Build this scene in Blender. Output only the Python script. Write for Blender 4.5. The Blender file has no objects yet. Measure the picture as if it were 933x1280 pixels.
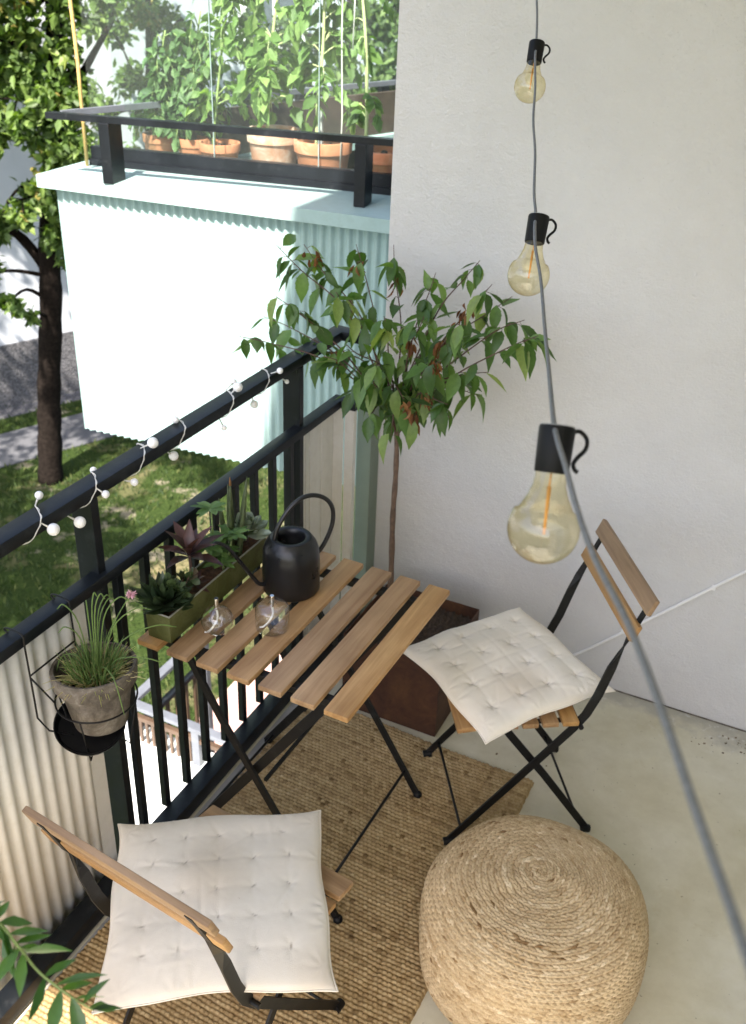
import bpy, bmesh, math, random
import numpy as np
from mathutils import Vector, Matrix
R = math.radians
rng = np.random.RandomState(11)
random.seed(5)
scene = bpy.context.scene
col = scene.collection

# ------------------------------------------------------------------ materials
class NT:
    def __init__(s, name):
        m = bpy.data.materials.new(name); m.use_nodes = True
        s.m = m; s.t = m.node_tree; s.t.nodes.clear()
        s.out = s.n('ShaderNodeOutputMaterial')
    def n(s, typ, **kw):
        nd = s.t.nodes.new(typ)
        for k, v in kw.items(): setattr(nd, k, v)
        return nd
    def l(s, a, b): s.t.links.new(a, b)
    def val(s, nd, **kw):
        for k, v in kw.items(): nd.inputs[k.replace('_', ' ')].default_value = v
        return nd
    def coord(s, kind='Object', scale=(1, 1, 1)):
        tc = s.n('ShaderNodeTexCoord'); mp = s.n('ShaderNodeMapping')
        mp.inputs['Scale'].default_value = scale
        s.l(tc.outputs[kind], mp.inputs['Vector']); return mp.outputs[0]
    def noise(s, vec, scale, detail=4, rough=.55, dist=0):
        nd = s.n('ShaderNodeTexNoise')
        nd.inputs['Scale'].default_value = scale; nd.inputs['Detail'].default_value = detail
        nd.inputs['Roughness'].default_value = rough; nd.inputs['Distortion'].default_value = dist
        if vec is not None: s.l(vec, nd.inputs['Vector'])
        return nd.outputs['Fac']
    def ramp(s, fac, stops):
        r = s.n('ShaderNodeValToRGB'); e = r.color_ramp.elements
        while len(e) < len(stops): e.new(.5)
        for i, (p, c) in enumerate(stops):
            e[i].position = p; e[i].color = (*c, 1) if len(c) == 3 else c
        s.l(fac, r.inputs['Fac']); return r.outputs['Color']
    def mix(s, fac, a, b, mode='MIX'):
        m = s.n('ShaderNodeMix', data_type='RGBA', blend_type=mode)
        for i, x in ((0, fac), (6, a), (7, b)):
            if hasattr(x, 'links'): s.l(x, m.inputs[i])
            elif i == 0: m.inputs[0].default_value = x
            else: m.inputs[i].default_value = (*x, 1)
        return m.outputs[2]
    def math(s, op, a, b=0.0):
        m = s.n('ShaderNodeMath', operation=op)
        for i, x in ((0, a), (1, b)):
            if hasattr(x, 'links'): s.l(x, m.inputs[i])
            else: m.inputs[i].default_value = x
        return m.outputs[0]
    def attr(s, name='rnd', out='Fac'):
        a = s.n('ShaderNodeAttribute'); a.attribute_name = name; return a.outputs[out]
    def bump(s, h, strength=.3, dist=.002, normal=None):
        b = s.n('ShaderNodeBump'); b.inputs['Strength'].default_value = strength
        b.inputs['Distance'].default_value = dist; s.l(h, b.inputs['Height'])
        if normal is not None: s.l(normal, b.inputs['Normal'])
        return b.outputs[0]
    def bsdf(s, color, rough=.6, metal=0., normal=None, spec=None, sheen=None, trans=None):
        p = s.n('ShaderNodeBsdfPrincipled')
        for k, x in (('Base Color', color), ('Roughness', rough), ('Metallic', metal)):
            if hasattr(x, 'links'): s.l(x, p.inputs[k])
            else: p.inputs[k].default_value = (*x, 1) if k == 'Base Color' else x
        if normal is not None: s.l(normal, p.inputs['Normal'])
        if spec is not None: p.inputs['Specular IOR Level'].default_value = spec
        if sheen: p.inputs['Sheen Weight'].default_value = sheen
        s.l(p.outputs[0], s.out.inputs[0]); s.p = p
        return s.m

def mat_plain(name, c, rough=.6, metal=0., var=.15, nscale=12, bump=.1, bscale=60, spec=None):
    t = NT(name); v = t.coord()
    n = t.noise(v, nscale, 5)
    colr = t.ramp(n, [(.3, tuple(x * (1 - var) for x in c)), (.7, tuple(min(1, x * (1 + var)) for x in c))])
    b = t.bump(t.noise(v, bscale, 4), bump, .002)
    r = t.math('ADD', t.math('MULTIPLY', n, .2), rough - .1)
    return t.bsdf(colr, r, metal, b, spec)

def mat_leaf(name, stops, rough=.5, trans=.3, spec=.4):
    t = NT(name)
    f = t.attr(); v = t.coord()
    c = t.ramp(f, stops)
    n = t.noise(v, 90, 3)
    c = t.mix(.35, c, t.ramp(n, [(.3, (.35, .35, .35)), (.7, (1, 1, 1))]), 'MULTIPLY')
    p = t.n('ShaderNodeBsdfPrincipled'); t.l(c, p.inputs['Base Color']); p.inputs['Roughness'].default_value = rough
    p.inputs['Specular IOR Level'].default_value = spec
    tr = t.n('ShaderNodeBsdfTranslucent')
    tc = t.mix(1., c, (1.6, 1.9, .5), 'MULTIPLY'); t.l(tc, tr.inputs['Color'])
    mx = t.n('ShaderNodeMixShader'); mx.inputs[0].default_value = trans
    t.l(p.outputs[0], mx.inputs[1]); t.l(tr.outputs[0], mx.inputs[2]); t.l(mx.outputs[0], t.out.inputs[0])
    return t.m

def mat_thin_glass(name, tint=(1, 1, 1), refl=1.0, haze=0.0, hazecol=(.8, .85, .85), edge=None, base=.03):
    t = NT(name)
    tr = t.n('ShaderNodeBsdfTransparent')
    lw = t.n('ShaderNodeLayerWeight'); lw.inputs['Blend'].default_value = .5
    if edge is not None:
        ec = t.mix(t.math('POWER', lw.outputs['Facing'], 3.5), tint, edge); t.l(ec, tr.inputs['Color'])
    else: tr.inputs['Color'].default_value = (*tint, 1)
    gl = t.n('ShaderNodeBsdfGlossy'); gl.inputs['Roughness'].default_value = .02
    f = t.math('MULTIPLY', t.math('POWER', lw.outputs['Facing'], 4.0), refl * .75)
    f = t.math('MINIMUM', t.math('ADD', f, base * refl), 1.0)
    mx = t.n('ShaderNodeMixShader'); t.l(f, mx.inputs[0]); t.l(tr.outputs[0], mx.inputs[1]); t.l(gl.outputs[0], mx.inputs[2])
    o = mx.outputs[0]
    if haze:
        d = t.n('ShaderNodeBsdfDiffuse'); d.inputs['Color'].default_value = (*hazecol, 1)
        m2 = t.n('ShaderNodeMixShader'); m2.inputs[0].default_value = haze
        t.l(o, m2.inputs[1]); t.l(d.outputs[0], m2.inputs[2]); o = m2.outputs[0]
    t.l(o, t.out.inputs[0]); return t.m

def mat_wood(name, dark, light, axis=0, rough=.5):
    t = NT(name)
    sc = [38, 38, 38]; sc[axis] = 2.6
    oi = t.n('ShaderNodeObjectInfo')
    tc = t.n('ShaderNodeTexCoord'); mp = t.n('ShaderNodeMapping'); mp.inputs['Scale'].default_value = sc
    ad = t.n('ShaderNodeVectorMath', operation='ADD'); cmb = t.n('ShaderNodeCombineXYZ')
    for i in range(3): t.l(t.math('MULTIPLY', oi.outputs['Random'], 3.7 + i * 2), cmb.inputs[i])
    t.l(tc.outputs['Object'], ad.inputs[0]); t.l(cmb.outputs[0], ad.inputs[1]); t.l(ad.outputs[0], mp.inputs['Vector'])
    g = t.noise(mp.outputs[0], 1.0, 5, .55, .8)
    sc2 = [150, 150, 150]; sc2[axis] = 6
    mp2 = t.n('ShaderNodeMapping'); mp2.inputs['Scale'].default_value = sc2; t.l(ad.outputs[0], mp2.inputs['Vector'])
    f = t.noise(mp2.outputs[0], 2.0, 4, .6)
    big = t.noise(ad.outputs[0], 7, 3)
    c = t.ramp(g, [(.28, dark), (.5, tuple((a + b) / 2 for a, b in zip(dark, light))), (.72, light)])
    c = t.mix(.45, c, t.ramp(f, [(.35, (.76, .72, .68)), (.6, (1, 1, 1))]), 'MULTIPLY')
    c = t.mix(.6, c, t.ramp(big, [(.3, (.72, .68, .62)), (.7, (1.1, 1.08, 1.05))]), 'MULTIPLY')
    hv = t.n('ShaderNodeHueSaturation'); t.l(c, hv.inputs['Color'])
    t.l(t.math('ADD', t.math('MULTIPLY', oi.outputs['Random'], .35), .82), hv.inputs['Value'])
    t.l(t.math('ADD', t.math('MULTIPLY', oi.outputs['Random'], .25), .95), hv.inputs['Saturation'])
    b = t.bump(f, .25, .001)
    return t.bsdf(hv.outputs[0], rough, 0, b)

M = {}
# black-blue painted steel of the railing
def paint(name, c, rough, chips=.0):
    t = NT(name); v = t.coord()
    n = t.noise(v, 9, 5); f = t.noise(v, 120, 3)
    colr = t.ramp(n, [(.3, tuple(x * .75 for x in c)), (.7, tuple(x * 1.35 for x in c))])
    colr = t.mix(t.math('MULTIPLY', t.ramp(t.noise(v, 26, 6, .7), [(.56, (0, 0, 0)), (.74, (1, 1, 1))]), .16), colr, (.10, .105, .11))
    rr = t.math('ADD', t.math('MULTIPLY', n, .35), rough - .15)
    return t.bsdf(colr, rr, 0, t.bump(f, .15, .001), .32)
M['rail'] = paint('railing_paint', (.0045, .0065, .009), .42)
M['iron'] = paint('black_steel', (.0055, .0052, .005), .5)
M['cap'] = mat_plain('black_plastic', (.005, .005, .0055), .5, var=.2, spec=.22)
M['wood'] = mat_wood('acacia_wood', (.31, .185, .098), (.52, .35, .20), 0)
M['woodc'] = mat_wood('acacia_wood_honey', (.25, .145, .072), (.45, .295, .16), 0)
# rough plaster
t = NT('rough_plaster'); v = t.coord()
big = t.noise(v, 1.1, 5, .6); fine = t.noise(v, 150, 4, .65); mid = t.noise(v, 34, 4, .6)
c = t.ramp(big, [(.3, (.595, .58, .562)), (.7, (.66, .645, .628))])
c = t.mix(.5, c, t.ramp(t.noise(v, 6, 6, .7), [(.35, (.93, .925, .92)), (.62, (1, 1, 1))]), 'MULTIPLY')
spk = t.n('ShaderNodeTexVoronoi'); spk.inputs['Scale'].default_value = 42; t.l(v, spk.inputs['Vector'])
c = t.mix(t.ramp(spk.outputs['Distance'], [(.035, (.35, .35, .35)), (.07, (0, 0, 0))]), c, (.33, .31, .29))
M['plaster'] = t.bsdf(c, .92, 0, t.bump(t.math('ADD', fine, t.math('MULTIPLY', mid, 1.5)), .8, .005), .15)
# balcony concrete
t = NT('balcony_concrete'); v = t.coord()
n1 = t.noise(v, 2.2, 6, .62, .6); n2 = t.noise(v, 11, 6, .7); n3 = t.noise(v, 160, 3)
c = t.ramp(n1, [(.28, (.53, .485, .34)), (.5, (.60, .565, .43)), (.75, (.66, .63, .52))])
c = t.mix(.7, c, t.ramp(n2, [(.3, (.82, .8, .74)), (.62, (1, 1, 1))]), 'MULTIPLY')
c = t.mix(t.ramp(t.noise(v, 5.5, 5, .75, 1.2), [(.60, (0, 0, 0)), (.72, (.6, .6, .6))]), c, (.50, .44, .29))
c = t.mix(t.ramp(t.noise(v, 70, 2), [(.71, (0, 0, 0)), (.74, (.7, .7, .7))]), c, (.2, .18, .13))
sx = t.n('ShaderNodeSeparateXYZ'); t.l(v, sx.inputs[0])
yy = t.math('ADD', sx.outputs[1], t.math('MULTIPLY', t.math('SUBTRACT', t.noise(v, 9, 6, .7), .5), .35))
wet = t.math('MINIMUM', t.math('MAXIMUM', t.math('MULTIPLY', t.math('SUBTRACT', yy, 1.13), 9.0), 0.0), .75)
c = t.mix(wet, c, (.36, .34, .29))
flake = t.math('MULTIPLY', t.math('MINIMUM', t.math('MAXIMUM', t.math('MULTIPLY', t.math('SUBTRACT', yy, 1.05), 6.0), 0.0), 1.0), t.ramp(t.noise(v, 30, 5, .7), [(.58, (0, 0, 0)), (.64, (1, 1, 1))]))
c = t.mix(t.math('MULTIPLY', flake, .6), c, (.68, .68, .66))
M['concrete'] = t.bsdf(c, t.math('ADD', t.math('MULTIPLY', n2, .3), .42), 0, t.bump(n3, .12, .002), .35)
# enamelled panels
def panel(name, c, c2):
    t = NT(name); v = t.coord()
    st = t.coord('Object', (14, 14, .9)); n = t.noise(st, 1.0, 6, .7); n2 = t.noise(v, 30, 5, .7)
    colr = t.ramp(n, [(.3, c2), (.6, c)])
    colr = t.mix(.4, colr, t.ramp(n2, [(.3, (.8, .78, .72)), (.55, (1, 1, 1))]), 'MULTIPLY')
    return t.bsdf(colr, .45, 0, t.bump(n2, .06, .001), .4)
M['cream'] = panel('cream_sheet', (.71, .69, .64), (.68, .655, .595))
M['green_sheet'] = panel('pale_green_sheet', (.30, .42, .41), (.285, .40, .39))
M['white_sheet'] = mat_plain('white_sheet', (.72, .76, .74), .45, var=.05)
M['green_trim'] = mat_plain('sage_trim', (.19, .235, .19), .6, var=.12, nscale=8)
M['steelgrey'] = mat_plain('grey_edge', (.32, .33, .34), .5, var=.2)
M['greyrail'] = mat_plain('grey_rail_paint', (.11, .12, .14), .45, var=.2)
M['brownslat'] = mat_plain('brown_slat', (.075, .045, .027), .6, var=.25)
# black watering can enamel
t = NT('black_enamel'); v = t.coord(); n = t.noise(v, 22, 4)
M['can'] = t.bsdf(t.ramp(n, [(.3, (.007, .007, .0075)), (.7, (.012, .012, .013))]), t.math('ADD', t.math('MULTIPLY', n, .2), .2), .0, t.bump(t.noise(v, 200, 2), .05, .001), .4)
# patinated green metal
t = NT('green_patina'); v = t.coord(); n = t.noise(v, 14, 7, .7, .5); n2 = t.noise(v, 60, 5, .75)
c = t.ramp(n, [(.28, (.055, .062, .018)), (.48, (.10, .115, .035)), (.7, (.17, .185, .075))])
c = t.mix(t.ramp(n2, [(.6, (0, 0, 0)), (.7, (.85, .85, .85))]), c, (.055, .04, .02))
M['patina'] = t.bsdf(c, .5, .25, t.bump(n2, .25, .002), .4)
M['rim_light'] = mat_plain('worn_metal_rim', (.33, .33, .27), .45, var=.25, metal=.3)
# rust
t = NT('rusty_steel'); v = t.coord(); n = t.noise(v, 6, 8, .72, .7); n2 = t.noise(v, 50, 6, .7)
c = t.ramp(n, [(.25, (.028, .013, .009)), (.5, (.062, .026, .014)), (.66, (.10, .045, .018)), (.8, (.15, .075, .025))])
c = t.mix(.5, c, t.ramp(n2, [(.3, (.55, .5, .5)), (.65, (1.1, 1, 1))]), 'MULTIPLY')
M['rust'] = t.bsdf(c, .62, .1, t.bump(n2, .35, .003), .4)
M['soil'] = mat_plain('dark_soil', (.05, .033, .022), .95, var=.5, nscale=90, bump=1.0, bscale=120)
M['soil_red'] = mat_plain('reddish_soil', (.12, .058, .032), .95, var=.5, nscale=120, bump=1.0, bscale=160)
# weathered clay
t = NT('weathered_clay'); v = t.coord(); n = t.noise(v, 16, 8, .72, .4); st = t.noise(t.coord('Object', (22, 22, 7)), 1.5, 6, .7)
c = t.ramp(n, [(.3, (.05, .042, .034)), (.46, (.13, .112, .09)), (.56, (.19, .165, .135)), (.7, (.34, .31, .26))])
c = t.mix(.6, c, t.ramp(st, [(.35, (.5, .48, .42)), (.6, (1, 1, 1))]), 'MULTIPLY')
M['oldclay'] = t.bsdf(c, .9, 0, t.bump(n, .35, .003), .2)
t = NT('terracotta'); v = t.coord(); n = t.noise(v, 9, 7, .7, .6)
c = t.ramp(n, [(.3, (.36, .135, .065)), (.55, (.44, .185, .10)), (.68, (.52, .31, .22))])
M['terracotta'] = t.bsdf(c, .85, 0, t.bump(n, .15, .002), .25)
t = NT('limed_terracotta'); v = t.coord(); n = t.noise(v, 9, 7, .7, .6)
c = t.ramp(n, [(.3, (.38, .16, .085)), (.45, (.46, .25, .165)), (.6, (.55, .42, .35))])
M['limed'] = t.bsdf(c, .88, 0, t.bump(n, .15, .002), .25)
# cloth of the cushions, with stitches through an attribute
t = NT('cotton_canvas'); v = t.coord(); wv = t.coord('Object', (900, 900, 900))
n = t.noise(v, 6, 5, .6); n2 = t.noise(v, 90, 3); w = t.noise(wv, 1, 2)
c = t.ramp(n, [(.3, (.70, .63, .525)), (.7, (.77, .71, .61))])
c = t.mix(t.ramp(n2, [(.72, (0, 0, 0)), (.76, (.5, .5, .5))]), c, (.52, .42, .3))
c = t.mix(t.attr('stain'), c, (.60, .49, .36))
c = t.mix(t.attr('stitch'), c, (.30, .25, .19))
M['canvas'] = t.bsdf(c, .95, 0, t.bump(t.math('ADD', w, t.math('MULTIPLY', t.noise(v, 35, 4, .6), 1.6)), .35, .0016), .1, .25)
# jute things: colour per strand in attribute rnd
def jute(name, stops, rough=.85):
    t = NT(name); v = t.coord()
    f = t.attr(); n = t.noise(t.coord('Object', (260, 260, 260)), 1, 4, .7); big = t.noise(v, 4, 4)
    c = t.ramp(f, stops)
    c = t.mix(.6, c, t.ramp(n, [(.3, (.55, .5, .42)), (.62, (1.1, 1.08, 1.05))]), 'MULTIPLY')
    c = t.mix(.6, c, t.ramp(big, [(.32, (.82, .78, .72)), (.68, (1.08, 1.06, 1.04))]), 'MULTIPLY')
    return t.bsdf(c, rough, 0, t.bump(n, .35, .0015), .25)
M['jute_rug'] = jute('jute_weave', [(0, (.10, .065, .03)), (.12, (.22, .145, .065)), (.4, (.38, .275, .14)), (.75, (.48, .365, .20)), (1, (.60, .48, .29))])
M['jute_pouf'] = jute('jute_braid', [(0, (.18, .10, .04)), (.12, (.36, .245, .125)), (.35, (.52, .395, .235)), (.75, (.62, .49, .31)), (1, (.76, .635, .44))])
M['bark'] = mat_plain('grey_brown_bark', (.014, .011, .009), .95, var=.5, nscale=30, bump=1.0, bscale=45, spec=.05)
M['stem_red'] = mat_plain('young_bark', (.12, .075, .05), .85, var=.4, nscale=90, bump=.6, bscale=120)
M['twig'] = mat_plain('reddish_twig', (.10, .055, .04), .8, var=.3, nscale=60)
M['greenstem'] = mat_plain('green_stem', (.22, .30, .10), .7, var=.2, nscale=40)
M['palestem'] = mat_plain('pale_stem', (.42, .46, .22), .7, var=.15, nscale=40)
M['cherry'] = mat_leaf('cherry_leaf', [(0, (.05, .10, .028)), (.5, (.085, .17, .042)), (.85, (.14, .24, .065)), (1, (.26, .32, .10))], .42, .3, .4)
M['dryleaf'] = mat_leaf('withered_leaf', [(0, (.10, .035, .012)), (.6, (.22, .085, .03)), (1, (.30, .15, .06))], .8, .2)
M['laurel'] = mat_leaf('lanceolate_leaf', [(0, (.03, .085, .025)), (1, (.085, .18, .05))], .35, .25, .5)
M['tomato'] = mat_leaf('tomato_leaf', [(0, (.08, .15, .04)), (.5, (.15, .26, .07)), (1, (.26, .37, .12))], .55, .38)
M['tomatodark'] = mat_leaf('tomato_leaf_deep', [(0, (.05, .11, .035)), (1, (.13, .23, .08))], .55, .3)
M['treeleaf'] = mat_leaf('tree_leaf', [(0, (.04, .075, .02)), (.5, (.10, .175, .04)), (.88, (.18, .27, .065)), (.98, (.21, .26, .06)), (1, (.30, .25, .07))], .55, .3)
M['farleaf'] = mat_leaf('far_leaf', [(0, (.05, .095, .03)), (.6, (.10, .17, .05)), (1, (.19, .26, .09))], .6, .3)
M['chive'] = mat_leaf('chive_blade', [(0, (.10, .18, .05)), (.5, (.19, .28, .08)), (.62, (.36, .38, .13)), (.8, (.50, .43, .20)), (1, (.56, .47, .28))], .55, .25)
M['purple'] = mat_leaf('maroon_leaf', [(0, (.04, .017, .016)), (1, (.11, .045, .04))], .4, .12, .5)
M['agave'] = mat_leaf('dark_succulent', [(0, (.03, .055, .025)), (1, (.065, .10, .042))], .4, .05, .5)
M['jade'] = mat_leaf('round_succulent', [(0, (.05, .085, .03)), (.8, (.10, .15, .055)), (1, (.14, .10, .07))], .38, .06, .5)
M['aeonium'] = mat_leaf('bright_leaf', [(0, (.07, .15, .04)), (1, (.16, .27, .08))], .45, .2)
M['snake'] = mat_leaf('sansevieria', [(0, (.06, .085, .035)), (.8, (.11, .14, .06)), (1, (.34, .25, .13))], .45, .05)
M['echeveria'] = mat_leaf('grey_rosette', [(0, (.23, .29, .20)), (1, (.42, .48, .38))], .5, .08)
M['pink'] = mat_plain('pink_floret', (.62, .35, .42), .8)
M['amber'] = mat_thin_glass('amber_glass', (.965, .92, .76), 1.0, .006, (.85, .76, .48), edge=(.84, .68, .32), base=.07)
M['clear'] = mat_thin_glass('clear_glass', (.97, .975, .97), 1.6, .0, edge=(.70, .73, .70), base=.08)
M['pane'] = mat_thin_glass('balcony_glass', (.93, .965, .95), .35, .012, (.78, .85, .86), base=.05)
M['pane_edge'] = mat_plain('glass_edge', (.20, .27, .27), .25, var=.1)
M['filament'] = mat_plain('amber_filament', (.80, .38, .10), .5, var=.1)
M['cap_top'] = mat_plain('grey_solar_top', (.42, .42, .43), .35, var=.08)
M['cord'] = mat_plain('grey_cord', (.17, .175, .185), .7, var=.2, nscale=200, bump=.5, bscale=500)
M['whitecord'] = mat_plain('white_cord', (.62, .60, .55), .6, var=.08)
t = NT('frosted_globe'); M['globe'] = t.bsdf((.86, .85, .84), .35, 0, None, .4)
t.p.inputs['Subsurface Weight'].default_value = .25; t.p.inputs['Subsurface Radius'].default_value = (.01, .01, .01)
M['chrome'] = mat_plain('nickel', (.62, .61, .58), .22, 1.0, var=.05)
M['wick'] = mat_plain('white_wick', (.85, .84, .80), .7, var=.06)
M['conduit'] = mat_plain('cable_paint', (.80, .79, .77), .6, var=.05)
M['bamboo'] = mat_plain('bamboo_cane', (.50, .34, .12), .6, var=.2, nscale=25)
M['darkwood'] = mat_plain('dark_boarding', (.055, .04, .028), .7, var=.3, nscale=14)
M['render_white'] = mat_plain('white_render', (.44, .47, .50), .9, var=.05, nscale=2, bump=.4, bscale=60)
# pebble-dash
t = NT('pebbledash'); v = t.coord(); vo = t.n('ShaderNodeTexVoronoi'); vo.inputs['Scale'].default_value = 60; t.l(v, vo.inputs['Vector'])
c = t.ramp(vo.outputs['Color'], [(.2, (.075, .075, .08)), (.8, (.17, .17, .175))])
M['pebble'] = t.bsdf(c, .95, 0, t.bump(vo.outputs['Distance'], 1.0, .02), .2)
t = NT('asphalt'); v = t.coord(); n = t.noise(v, 1.2, 6, .7); n2 = t.noise(v, 70, 4)
c = t.ramp(n, [(.3, (.075, .078, .085)), (.7, (.125, .128, .135))])
M['asphalt'] = t.bsdf(t.mix(.4, c, t.ramp(n2, [(.3, (.6, .6, .6)), (.7, (1.15, 1.15, 1.15))]), 'MULTIPLY'), .9, 0, t.bump(n2, .5, .01), .3)
t = NT('lawn_ground'); v = t.coord(); n = t.noise(v, .9, 6, .65, .5); n2 = t.noise(v, 25, 5, .75); n3 = t.noise(v, 1.7, 5, .7)
c = t.ramp(n2, [(.25, (.018, .034, .008)), (.5, (.036, .062, .014)), (.78, (.075, .105, .028))])
c = t.mix(t.ramp(n, [(.52, (0, 0, 0)), (.66, (.9, .9, .9))]), c, (.26, .22, .12))
c = t.mix(t.ramp(n3, [(.60, (0, 0, 0)), (.68, (.8, .8, .8))]), c, (.33, .29, .21))
M['lawn'] = t.bsdf(c, .95, 0, t.bump(n2, 1.0, .05), .1)
M['grass'] = mat_leaf('grass_blade', [(0, (.022, .045, .010)), (.6, (.045, .08, .018)), (1, (.12, .14, .045))], .7, .3)
M['patio'] = mat_plain('pink_paving', (.46, .29, .25), .9, var=.15, nscale=3, bump=.4, bscale=30)
M['window_dark'] = mat_plain('window_glass_dark', (.10, .12, .14), .1, var=.2)
M['darkglass'] = mat_plain('door_glass', (.05, .06, .065), .06, var=.2)
M['whiteframe'] = mat_plain('white_frame', (.78, .78, .76), .5, var=.04)
M['debris'] = mat_plain('leaf_crumbs', (.13, .08, .04), .95, var=.5, nscale=200)

# ------------------------------------------------------------------ mesh tools
def V(*a): return np.array(a, float)
def nrm(a):
    a = np.asarray(a, float); return a / (np.linalg.norm(a) + 1e-12)
class MB:
    def __init__(s): s.v = []; s.f = []; s.r = []; s.n = 0; s.bulk = []
    def add(s, vs, fs, rnd=0.5):
        o = s.n; s.v.extend([tuple(map(float, p)) for p in vs]); s.n += len(vs)
        for f in fs: s.f.append(tuple(i + o for i in f)); s.r.append(rnd)
        return s
    def box(s, x0, x1, y0, y1, z0, z1, b=0.0, M4=None, rnd=.5):
        if b <= 0:
            vs = [(x, y, z) for z in (z0, z1) for y in (y0, y1) for x in (x0, x1)]
            fs = [(0, 2, 3, 1), (4, 5, 7, 6), (0, 1, 5, 4), (2, 6, 7, 3), (0, 4, 6, 2), (1, 3, 7, 5)]
        else:
            bm = bmesh.new(); bmesh.ops.create_cube(bm, size=1)
            for w in bm.verts: w.co = Vector(((x0 + x1) / 2 + w.co.x * (x1 - x0), (y0 + y1) / 2 + w.co.y * (y1 - y0), (z0 + z1) / 2 + w.co.z * (z1 - z0)))
            bmesh.ops.bevel(bm, geom=bm.edges[:], offset=b, segments=2, profile=.6, affect='EDGES')
            bm.verts.index_update(); vs = [tuple(w.co) for w in bm.verts]; fs = [tuple(w.index for w in f.verts) for f in bm.faces]; bm.free()
        if M4 is not None: vs = [tuple(M4 @ Vector(p)) for p in vs]
        return s.add(vs, fs, rnd)
    def frames(s, P):
        P = np.asarray(P, float); n = len(P); T = np.zeros_like(P)
        T[1:-1] = P[2:] - P[:-2]; T[0] = P[1] - P[0]; T[-1] = P[-1] - P[-2]
        T /= np.linalg.norm(T, axis=1)[:, None] + 1e-12
        a = V(0, 0, 1) if abs(T[0][2]) < .9 else V(1, 0, 0)
        N = [nrm(np.cross(np.cross(T[0], a), T[0]))]
        for i in range(1, n):
            x = N[-1] - T[i] * (N[-1] @ T[i]); N.append(nrm(x))
        N = np.array(N); return P, T, N, np.cross(T, N)
    def tube(s, P, r, n=8, rnd=.5, cap=True):
        P, T, N, B = s.frames(P); r = np.broadcast_to(np.asarray(r, float), (len(P),))
        an = np.arange(n) * 2 * np.pi / n
        vs = (P[:, None] + r[:, None, None] * (np.cos(an)[None, :, None] * N[:, None] + np.sin(an)[None, :, None] * B[:, None])).reshape(-1, 3)
        fs = [(i * n + j, i * n + (j + 1) % n, (i + 1) * n + (j + 1) % n, (i + 1) * n + j) for i in range(len(P) - 1) for j in range(n)]
        if cap: fs += [tuple(range(n))[::-1], tuple((len(P) - 1) * n + j for j in range(n))]
        return s.add(vs, fs, rnd)
    def bar(s, P, side, w, t, rnd=.5):
        # flat bar: `side` is the direction of its width w (one vector or one per point); t its thickness
        P = np.asarray(P, float); T = np.zeros_like(P); T[1:-1] = P[2:] - P[:-2]; T[0] = P[1] - P[0]; T[-1] = P[-1] - P[-2]
        S = np.broadcast_to(np.asarray(side, float), P.shape); vs = []
        w = np.broadcast_to(np.asarray(w, float), (len(P),)); t = np.broadcast_to(np.asarray(t, float), (len(P),))
        for p, tt, sd, ww, th in zip(P, T, S, w, t):
            tt = nrm(tt); sd = nrm(sd - tt * (sd @ tt)); nn = np.cross(tt, sd)
            for a, b in ((-1, -1), (1, -1), (1, 1), (-1, 1)): vs.append(p + sd * a * ww / 2 + nn * b * th / 2)
        fs = [(i * 4 + j, i * 4 + (j + 1) % 4, (i + 1) * 4 + (j + 1) % 4, (i + 1) * 4 + j) for i in range(len(P) - 1) for j in range(4)]
        fs += [(3, 2, 1, 0), tuple((len(P) - 1) * 4 + j for j in range(4))]
        return s.add(vs, fs, rnd)
    def lathe(s, prof, n=32, c=(0, 0, 0), rnd=.5, axis=None):
        c = V(*c); vs = []
        for r, z in prof:
            for j in range(n):
                a = 2 * math.pi * j / n; vs.append((c[0] + r * math.cos(a), c[1] + r * math.sin(a), c[2] + z))
        fs = [(i * n + j, i * n + (j + 1) % n, (i + 1) * n + (j + 1) % n, (i + 1) * n + j) for i in range(len(prof) - 1) for j in range(n)]
        return s.add(vs, fs, rnd)
    def sphere(s, c, r, n=16, m=10, rnd=.5, sz=1.):
        prof = [(max(r * math.sin(math.pi * i / m), 1e-5), -r * sz * math.cos(math.pi * i / m)) for i in range(m + 1)]
        return s.lathe(prof, n, c, rnd)
    def prism(s, poly, z0, z1, rnd=.5):
        n = len(poly); vs = [(x, y, z0) for x, y in poly] + [(x, y, z1) for x, y in poly]
        fs = [tuple(range(n))[::-1], tuple(range(n, 2 * n))] + [(i, (i + 1) % n, n + (i + 1) % n, n + i) for i in range(n)]
        return s.add(vs, fs, rnd)
    def leaves(s, P, D, N, L, W, rnd, prof, curl=.3, fold=.25):
        """batch of leaves: base P, direction D, face normal N, length L, half width W; prof = list of (t, w)"""
        P, D, N = (np.asarray(a, float) for a in (P, D, N)); k = len(P)
        D = D / np.linalg.norm(D, axis=1)[:, None]; S = np.cross(D, N); S /= np.linalg.norm(S, axis=1)[:, None] + 1e-9
        N = np.cross(S, D); L = np.broadcast_to(L, (k,)).astype(float); W = np.broadcast_to(W, (k,)).astype(float); curl = np.broadcast_to(curl, (k,))
        rows = []
        for tt, w in prof:
            mid = P + D * (L * tt)[:, None] - N * (L * curl * tt * tt)[:, None] * .5
            e = S * (W * w)[:, None]; up = N * (W * w * fold)[:, None]
            rows += [mid - e + up, mid, mid + e + up]
        A = np.stack(rows, 1); m = len(rows)
        fs = []
        for i in range(len(prof) - 1):
            a = i * 3; fs += [(a, a + 1, a + 4, a + 3), (a + 1, a + 2, a + 5, a + 4)]
        F = np.array(fs); nf = len(F)
        s.bulk.append((A.reshape(-1, 3), (F[None] + (np.arange(k) * m)[:, None, None]).reshape(-1, 4), np.repeat(np.broadcast_to(rnd, (k,)), nf)))
        return s
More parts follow.
